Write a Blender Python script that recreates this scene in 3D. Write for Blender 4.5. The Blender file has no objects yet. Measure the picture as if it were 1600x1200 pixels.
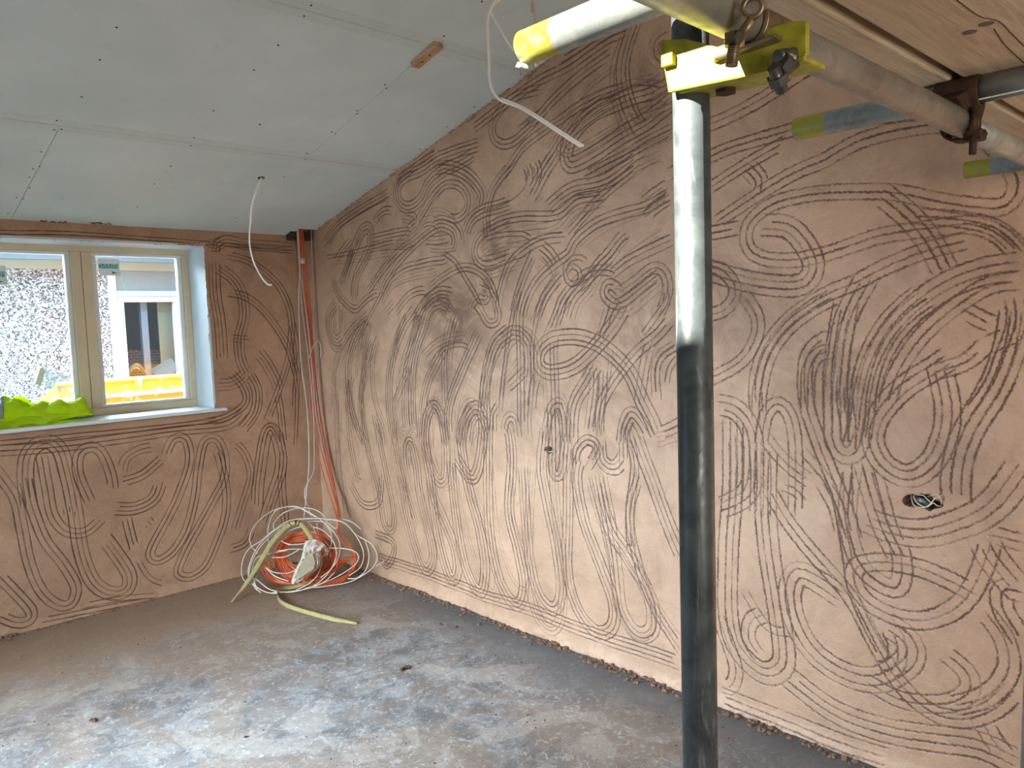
import bpy, bmesh, math, random
import numpy as np
from mathutils import Vector, Matrix

random.seed(7); RNG = np.random.default_rng(11)
SC = bpy.context.scene

# ------------------------------------------------------------------ camera
FPX = 1202.0
EYE = np.array([0.0, 0.0, 1.6])
def _n(v): return v / np.linalg.norm(v)
_dn = _n(np.array([512.0, 15041.0, FPX]))
_e1 = np.array([1280.0, -139.0, FPX]); _e1 = _n(_e1 - _dn * _e1.dot(_dn))
_e2 = -np.cross(_dn, _e1)
ROT = np.stack([_e1, _e2, -_dn])               # world = ROT @ (right, down, forward)
cam_d = bpy.data.cameras.new('camera'); cam = bpy.data.objects.new('camera', cam_d)
SC.collection.objects.link(cam)
cam_d.sensor_width = 36.0; cam_d.lens = FPX / 1600.0 * 36.0; cam_d.clip_start = 0.02; cam_d.clip_end = 200
M = Matrix.Identity(4)
for i in range(3):
    M[i][0] = ROT[i, 0]; M[i][1] = -ROT[i, 1]; M[i][2] = -ROT[i, 2]; M[i][3] = EYE[i]
cam.matrix_world = M
SC.camera = cam

# ------------------------------------------------------------------ exposure, sky, sun, daylight
SC.view_settings.view_transform = 'Standard'; SC.view_settings.look = 'None'
SC.view_settings.gamma = 1.0; SC.view_settings.use_curve_mapping = False
SC.view_settings.exposure = 0.10

SKY_COL = (0.50, 0.76, 1.0, 1); SKY_STR = 1.15
SUN_STR = 38.0; SUN_COL = (1.0, 0.91, 0.76)
w = bpy.data.worlds.new('sky'); SC.world = w; w.use_nodes = True
bgn = w.node_tree.nodes['Background']; bgn.inputs[0].default_value = SKY_COL; bgn.inputs[1].default_value = SKY_STR

def light(name, kind, loc, direction, energy, col, **kw):
    d = bpy.data.lights.new(name, kind); d.energy = energy; d.color = col
    for k, v in kw.items(): setattr(d, k, v)
    o = bpy.data.objects.new(name, d); SC.collection.objects.link(o); o.location = loc
    o.rotation_euler = Vector(direction).to_track_quat('-Z', 'Y').to_euler()
    return o
SUN_DIR = (1.0, -0.30, -0.70)
light('sun', 'SUN', (-6, 3, 8), SUN_DIR, SUN_STR, SUN_COL, angle=math.radians(0.5))
# daylight entering by the glazed door in the left wall
light('door_daylight', 'AREA', (-1.54, 3.05, 1.10), (1, -0.04, -0.42), 108, (0.66, 0.84, 1.0), spread=math.radians(84), shape='RECTANGLE', size=1.9, size_y=1.9)
light('rear_fill', 'AREA', (0.2, -2.9, 1.3), (1.0, 0.85, 0.2), 82, (1.0, 0.89, 0.76), spread=math.radians(115), shape='RECTANGLE', size=2.2, size_y=1.5)  # unseen warm fill lamp added behind the camera
light('window_daylight', 'AREA', (0.5, 6.9, 3.1), (0.25, -1, -0.55), 1000, (0.66, 0.84, 1.0), shape='RECTANGLE', size=4.4, size_y=1.2)

light('sill_fill', 'AREA', (1.1, 5.62, 3.1), (0.0, -0.45, -1), 950, (0.55, 0.80, 1.0), shape='RECTANGLE', size=2.4, size_y=.45)  # extra lamp added outside to brighten the sill and reveals

XW, YW, ZE, SL = 2.68, 4.86, 2.24, 0.245        # right wall, window wall, eaves height, ceiling slope
XL, YR = -1.6, -3.0
def ceil_z(y): return ZE + SL * (YW - y)

# ------------------------------------------------------------------ helpers
def ray(px, py): return ROT @ np.array([px - 800.0, py - 600.0, FPX]) / FPX
def on(px, py, ax, val):
    d = ray(px, py); return EYE + d * ((val - EYE[ax]) / d[ax])
def at(px, py, t): return EYE + ray(px, py) * t
def on_ceiling(px, py):
    d = ray(px, py); return EYE + d * ((ZE + SL * YW - EYE[2]) / (d[2] + SL * d[1]))

ORG = {}
class MB:
    def __init__(s): s.v = []; s.f = []; s.sm = []
    def add(s, V, F, smooth=False):
        b = len(s.v); s.v += [tuple(map(float, p)) for p in V]
        for q in F: s.f.append([b + i for i in q]); s.sm.append(smooth)
        return s
    def box(s, x0, y0, z0, x1, y1, z1):
        V = [(x, y, z) for z in (z0, z1) for y in (y0, y1) for x in (x0, x1)]
        return s.add(V, [(0,2,3,1),(4,5,7,6),(0,1,5,4),(2,6,7,3),(0,4,6,2),(1,3,7,5)])
    def obox(s, c, ax, ay, az, h):
        c = np.array(c, float); ax, ay, az = [_n(np.array(q, float)) for q in (ax, ay, az)]
        V = [c + ax*h[0]*i + ay*h[1]*j + az*h[2]*k for k in (-1,1) for j in (-1,1) for i in (-1,1)]
        return s.add(V, [(0,2,3,1),(4,5,7,6),(0,1,5,4),(2,6,7,3),(0,4,6,2),(1,3,7,5)])
    def tube(s, pts, r, n=8, cap=True, rs=None, smooth=True):
        pts = [np.array(p, float) for p in pts]; m = len(pts)
        T = [_n(pts[min(i+1, m-1)] - pts[max(i-1, 0)] + 1e-9) for i in range(m)]
        a = np.array([0, 0, 1.0]) if abs(T[0][2]) < .9 else np.array([1.0, 0, 0])
        u = _n(np.cross(T[0], a)); V = []
        for i in range(m):
            u = _n(u - T[i] * u.dot(T[i])); v = np.cross(T[i], u)
            R = r if rs is None else rs[i]
            for k in range(n):
                an = 2 * math.pi * k / n; V.append(pts[i] + (u * math.cos(an) + v * math.sin(an)) * R)
        F = []
        for i in range(m-1):
            for k in range(n):
                k2 = (k+1) % n; F.append((i*n+k, i*n+k2, (i+1)*n+k2, (i+1)*n+k))
        s.add(V, F, smooth)
        if cap:
            b = len(s.v) - m*n
            s.f.append([b + k for k in range(n)][::-1]); s.sm.append(False)
            s.f.append([b + (m-1)*n + k for k in range(n)]); s.sm.append(False)
        return s
    def pipe(s, a, b, ro, ri, n=40):            # open hollow pipe with wall thickness
        a = np.array(a, float); b = np.array(b, float); T = _n(b - a)
        q = np.array([0, 0, 1.0]) if abs(T[2]) < .9 else np.array([1.0, 0, 0])
        u = _n(np.cross(T, q)); v = np.cross(T, u); V = []
        for P, R in ((a, ro), (b, ro), (b, ri), (a, ri)):
            for k in range(n):
                an = 2*math.pi*k/n; V.append(P + (u*math.cos(an) + v*math.sin(an)) * R)
        for j in range(4):
            F = [(j*n+k, j*n+(k+1) % n, ((j+1) % 4)*n+(k+1) % n, ((j+1) % 4)*n+k) for k in range(n)]
            if j == 0: base = len(s.v); s.v += [tuple(map(float, p)) for p in V]
            for fq in F: s.f.append([base + i for i in fq]); s.sm.append(j in (0, 2))
        return s
    def ring(s, c, axis, ro, ri, w_, a0=0, a1=2*math.pi, n=36, up=(0, 0, 1)):   # band around an axis
        c = np.array(c, float); T = _n(np.array(axis, float)); u = np.array(up, float); u = _n(u - T*u.dot(T)); v = np.cross(T, u)
        full = abs(a1 - a0 - 2*math.pi) < 1e-6; m = n if full else n + 1
        V = []
        for k in range(m):
            an = a0 + (a1 - a0) * k / n; d = u*math.cos(an) + v*math.sin(an)
            for R, h in ((ro, -w_/2), (ro, w_/2), (ri, w_/2), (ri, -w_/2)): V.append(c + d*R + T*h)
        F = []
        for k in range(n):
            k2 = (k+1) % m
            for j in range(4): F.append((k*4+j, k2*4+j, k2*4+(j+1) % 4, k*4+(j+1) % 4))
        if not full: F += [(0, 1, 2, 3), (n*4+3, n*4+2, n*4+1, n*4)]
        return s.add(V, F, True)
    def prism(s, poly, off):                    # poly: list of 3-D points, off: extrusion vector
        n = len(poly); P = [np.array(p, float) for p in poly]; o = np.array(off, float)
        F = [tuple(range(n))[::-1], tuple(range(n, 2*n))] + [(i, (i+1) % n, n+(i+1) % n, n+i) for i in range(n)]
        return s.add(P + [p + o for p in P], F)
    def hexa(s, c, axis, r, h): 
        c = np.array(c, float); T = _n(np.array(axis, float))
        return s.tube([c - T*h/2, c + T*h/2], r, 6, smooth=False)
    def rock(s, c, r, sq=0.7):
        c = np.array(c, float)
        bm = bmesh.new(); bmesh.ops.create_icosphere(bm, subdivisions=1 if r < .006 else 2, radius=1.0)
        V = [c + np.array([v.co.x, v.co.y, v.co.z*sq]) * r * random.uniform(.65, 1.25) for v in bm.verts]
        F = [[v.index for v in f.verts] for f in bm.faces]; bm.free()
        return s.add(V, F)
    def build(s, name, mat, parent=None, bevel=0, sub=0, origin=None, solid=0):
        org = np.zeros(3)
        if parent is not None: org = ORG[parent.name]
        elif origin is not None: org = np.array(origin, float)
        me = bpy.data.meshes.new(name)
        me.from_pydata([tuple(np.array(p) - org) for p in s.v], [], s.f)
        me.polygons.foreach_set('use_smooth', s.sm); me.update()
        bm = bmesh.new(); bm.from_mesh(me); bmesh.ops.recalc_face_normals(bm, faces=bm.faces); bm.to_mesh(me); bm.free()
        o = bpy.data.objects.new(name, me); SC.collection.objects.link(o)
        if mat: me.materials.append(mat)
        if parent is not None: o.parent = parent
        else: o.location = org
        ORG[o.name] = org
        if solid:
            m_ = o.modifiers.new('s', 'SOLIDIFY'); m_.thickness = solid; m_.offset = 0
        if bevel:
            m_ = o.modifiers.new('b', 'BEVEL'); m_.width = bevel; m_.segments = 2; m_.limit_method = 'ANGLE'
        if sub:
            m_ = o.modifiers.new('u', 'SUBSURF'); m_.levels = sub; m_.render_levels = sub
        return o
def thing(name, label, cat, loc, group=None):
    o = bpy.data.objects.new(name, None); SC.collection.objects.link(o); o.location = loc; o.empty_display_size = .05
    ORG[o.name] = np.array(loc, float); return tag(o, label, cat, group)
def tag(o, label, cat, group=None, kind=None):
    o['label'] = label; o['category'] = cat
    if group: o['group'] = group
    if kind: o['kind'] = kind
    return o
def struct(o): o['kind'] = 'structure'; return o
def spline(pts, step=None, n=8):                # Catmull-Rom
    P = [np.array(p, float) for p in pts]
    P = [2*P[0]-P[1]] + P + [2*P[-1]-P[-2]]; out = []
    for i in range(1, len(P)-2):
        a, b, c, d = P[i-1], P[i], P[i+1], P[i+2]
        m = n if step is None else max(2, int(np.linalg.norm(c-b)/step))
        for k in range(m):
            t = k/m; out.append(.5*((2*b)+(-a+c)*t+(2*a-5*b+4*c-d)*t*t+(-a+3*b-3*c+d)*t**3))
    out.append(P[-2]); return out
def pairs(fl): return [(fl[i], fl[i+1]) for i in range(0, len(fl), 2)]

# ------------------------------------------------------------------ materials
def hexc(r, g, b):
    f = lambda c: (c/255/12.92 if c/255 <= .04045 else ((c/255+.055)/1.055)**2.4)
    return (f(r), f(g), f(b), 1)
class Mat:
    def __init__(s, name, col, rough=.6, metal=0, spec=.5):
        s.m = bpy.data.materials.new(name); s.m.use_nodes = True; s.nt = s.m.node_tree; s.N = s.nt.nodes; s.L = s.nt.links
        s.p = s.N['Principled BSDF']; s.set('Base Color', col); s.set('Roughness', rough); s.set('Metallic', metal); s.set('Specular IOR Level', spec)
        s.col = None
    def set(s, k, v): s.p.inputs[k].default_value = v
    def co(s):
        if not hasattr(s, 'tc'): s.tc = s.N.new('ShaderNodeTexCoord')
        return s.tc.outputs['Object']
    def noise(s, scale, detail=4, rough=.55, stretch=None, dist=0):
        n = s.N.new('ShaderNodeTexNoise'); n.inputs['Scale'].default_value = scale; n.inputs['Detail'].default_value = detail
        n.inputs['Roughness'].default_value = rough; n.inputs['Distortion'].default_value = dist
        if stretch:
            mp = s.N.new('ShaderNodeMapping'); mp.inputs['Scale'].default_value = stretch; s.L.new(s.co(), mp.inputs[0]); s.L.new(mp.outputs[0], n.inputs[0])
        else: s.L.new(s.co(), n.inputs[0])
        return n.outputs[0]
    def vor(s, scale, feature='F1'):
        n = s.N.new('ShaderNodeTexVoronoi'); n.inputs['Scale'].default_value = scale; n.feature = feature; s.L.new(s.co(), n.inputs[0]); return n
    def ramp(s, fac, a, b, lo=0., hi=1.):
        r = s.N.new('ShaderNodeMapRange'); r.inputs[1].default_value = a; r.inputs[2].default_value = b; r.inputs[3].default_value = lo; r.inputs[4].default_value = hi
        s.L.new(fac, r.inputs[0]); return r.outputs[0]
    def mix(s, fac, c1, c2):
        m = s.N.new('ShaderNodeMix'); m.data_type = 'RGBA'
        if hasattr(fac, 'links'): s.L.new(fac, m.inputs[0])
        else: m.inputs[0].default_value = fac
        for c, i in ((c1, 6), (c2, 7)):
            if hasattr(c, 'links'): s.L.new(c, m.inputs[i])
            else: m.inputs[i].default_value = c
        return m.outputs[2]
    def mul(s, a, b, op='MULTIPLY'):
        m = s.N.new('ShaderNodeMath'); m.operation = op
        for q, i in ((a, 0), (b, 1)):
            if hasattr(q, 'links'): s.L.new(q, m.inputs[i])
            else: m.inputs[i].default_value = q
        return m.outputs[0]
    def attr(s, name):
        a = s.N.new('ShaderNodeAttribute'); a.attribute_name = name; return a.outputs['Fac']
    def base(s, c): s.L.new(c, s.p.inputs['Base Color']); return s
    def rough(s, c): s.L.new(c, s.p.inputs['Roughness']); return s
    def bump(s, h, strength=.3, dist=.01):
        b = s.N.new('ShaderNodeBump'); b.inputs['Strength'].default_value = strength; b.inputs['Distance'].default_value = dist
        s.L.new(h, b.inputs['Height']); s.L.new(b.outputs[0], s.p.inputs['Normal']); return s
def simple(name, col, rough=.6, metal=0, var=.15, scale=30, bump=.1, spec=.5):
    m = Mat(name, col, rough, metal, spec); n = m.noise(scale)
    dark = tuple(c*(1-var) for c in col[:3])+(1,); lite = tuple(min(1, c*(1+var)) for c in col[:3])+(1,)
    m.base(m.mix(m.ramp(n, .3, .7), dark, lite))
    if bump: m.bump(n, bump, .004)
    return m.m

def plaster_mat(name):
    m = Mat(name, (.4, .28, .2, 1), .62, spec=.6)
    n1 = m.noise(1.7, 5, .6, dist=.6); n2 = m.noise(5, 7, .7, dist=.7); n3 = m.noise(160, 3, .6)
    c = m.mix(m.ramp(n1, .35, .7), hexc(170, 134, 106), hexc(192, 155, 126))
    c = m.mix(m.mul(m.ramp(n2, .46, .66), .45), c, hexc(140, 106, 82)); c = m.mix(m.mul(m.ramp(m.noise(28, 6, .75, dist=.8), .55, .70), .35), c, hexc(126, 92, 70))
    c = m.mix(m.mul(m.ramp(n3, .55, .8), .3), c, hexc(134, 100, 78))
    dm = m.mul(m.attr('damp'), m.ramp(m.noise(4.5, 7, .72, dist=1.4), .38, .58))
    c = m.mix(m.mul(dm, .95), c, hexc(104, 74, 54))
    c = m.mix(m.ramp(m.attr('recess_shade'), .06, .38, 0, .93), c, hexc(76, 42, 24))  # shade of the grooves painted dark brown into the plaster colour
    m.base(c)
    m.rough(m.ramp(n2, .3, .7, .44, .62))
    h = m.mul(m.mul(n3, .35), m.mul(n2, .9), 'ADD')
    m.bump(h, .6, .008)
    return m.m
M_PL = plaster_mat('scratched_plaster')

# --- wall scratch strokes -------------------------------------------------------
# (region origin x, y, scale), [(tines, spacing m, depth, [points])...]
def vnoise(shape, cell, seed, oct_=3):
    r = np.random.default_rng(seed); out = np.zeros(shape); a = 1.; tot = 0
    for o in range(oct_):
        c = max(2, cell / 2**o); gy, gx = int(shape[0]/c)+3, int(shape[1]/c)+3
        g = r.random((gy, gx)); yy = np.arange(shape[0])/c; xx = np.arange(shape[1])/c
        yi = yy.astype(int); xi = xx.astype(int); fy = (yy-yi)[:, None]; fx = (xx-xi)[None, :]
        fy = fy*fy*(3-2*fy); fx = fx*fx*(3-2*fx)
        q = g[np.ix_(yi, xi)]*(1-fy)*(1-fx)+g[np.ix_(yi+1, xi)]*fy*(1-fx)+g[np.ix_(yi, xi+1)]*(1-fy)*fx+g[np.ix_(yi+1, xi+1)]*fy*fx
        out += q*a; tot += a; a *= .5
    return out/tot
RES = .0020
class Field:
    def __init__(s, a0, a1, z1):
        s.a0 = a0; s.W = int((a1-a0)/RES)+2; s.H = int(z1/RES)+2
        s.G = np.zeros(s.W*s.H, np.float32); s.R = np.zeros(s.W*s.H, np.float32)
    def stamp(s, A, Z, amp, w_, arr):
        ca = (A-s.a0)/RES; cz = Z/RES; ia = np.round(ca).astype(int); iz = np.round(cz).astype(int)
        for dz in range(-2, 3):
            for da in range(-2, 3):
                x = ia+da; z = iz+dz; ok = (x >= 0) & (x < s.W) & (z >= 0) & (z < s.H)
                d2 = ((x-ca)**2+(z-cz)**2)*RES*RES
                g = amp*np.exp(-d2/(w_*w_)); ok &= g > .03
                np.maximum.at(arr, (z*s.W+x)[ok], g[ok].astype(np.float32))
    def stroke(s, pts, n, sp, depth, rag, closed=False):
        P = np.array(spline(pts, step=.03)); 
        # resample evenly at 2 mm
        d = np.r_[0, np.cumsum(np.linalg.norm(np.diff(P, axis=0), axis=1))]
        L = d[-1]; 
        if L < .02: return
        t = np.arange(0, L, .002); P = np.c_[np.interp(t, d, P[:, 0]), np.interp(t, d, P[:, 1])]
        k = np.ones(15)/15
        if len(P) > 60:
            for j in (0, 1):
                P[:, j] = np.convolve(np.pad(P[:, j], 7, mode='edge'), k, 'valid')
        T = np.gradient(P, axis=0); T /= np.linalg.norm(T, axis=1)[:, None]+1e-9
        N = np.c_[-T[:, 1], T[:, 0]]
        wob = np.interp(t, np.linspace(0, L, max(3, int(L/.12))), RNG.normal(0, .0016, max(3, int(L/.12))))
        for q in range(n):
            o = (q-(n-1)/2)*sp*(1+RNG.normal(0, .06))
            Q = P+N*(o+wob)[:, None]
            # drop folded-back parts of the offset curve on tight bends
            dq = np.gradient(Q, axis=0); ok = (dq*T).sum(1) > .0004
            if RNG.random() < .5:
                c0 = int(RNG.random()*30); ok[:c0] = False
            c1 = int(RNG.random()*30); 
            if c1: ok[-c1:] = False
            m = len(t); base = RNG.uniform(.62, 1.0)
            am = np.interp(t, np.linspace(0, L, max(3, int(L/.05))), RNG.uniform(.55, 1.05, max(3, int(L/.05))))
            am *= np.interp(t, np.linspace(0, L, max(3, int(L/.007))), RNG.uniform(1-.55*rag, 1.0, max(3, int(L/.007))))
            end = np.minimum(np.minimum(t, L-t)/.03, 1); am = am*base*depth*np.clip(end, .1, 1)
            Q = Q+N*(RNG.normal(0, .0014*rag, m))[:, None]
            Q = Q[ok]; am = am[ok]
            if len(Q) < 4: continue
            s.stamp(Q[:, 0], Q[:, 1], am, .0024, s.G)
            sel = RNG.random(len(Q)) < .22*rag
            side = RNG.choice([-1, 1], len(Q))
            C = Q+N[ok]*(side*RNG.uniform(.0035, .007, len(Q)))[:, None]
            s.stamp(C[sel, 0], C[sel, 1], am[sel]*RNG.uniform(.4, 1.1, sel.sum()), .0028, s.R)
    def sample(s, arr, A, Z):
        a = np.clip((A-s.a0)/RES, 0, s.W-1.01); z = np.clip(Z/RES, 0, s.H-1.01)
        g = arr.reshape(s.H, s.W); i = a.astype(int); j = z.astype(int); fa = (a-i)[None, :]; fz = (z-j)[:, None]
        return (g[np.ix_(j, i)]*(1-fz)*(1-fa)+g[np.ix_(j+1, i)]*fz*(1-fa)+g[np.ix_(j, i+1)]*(1-fz)*fa+g[np.ix_(j+1, i+1)]*fz*fa)

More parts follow.
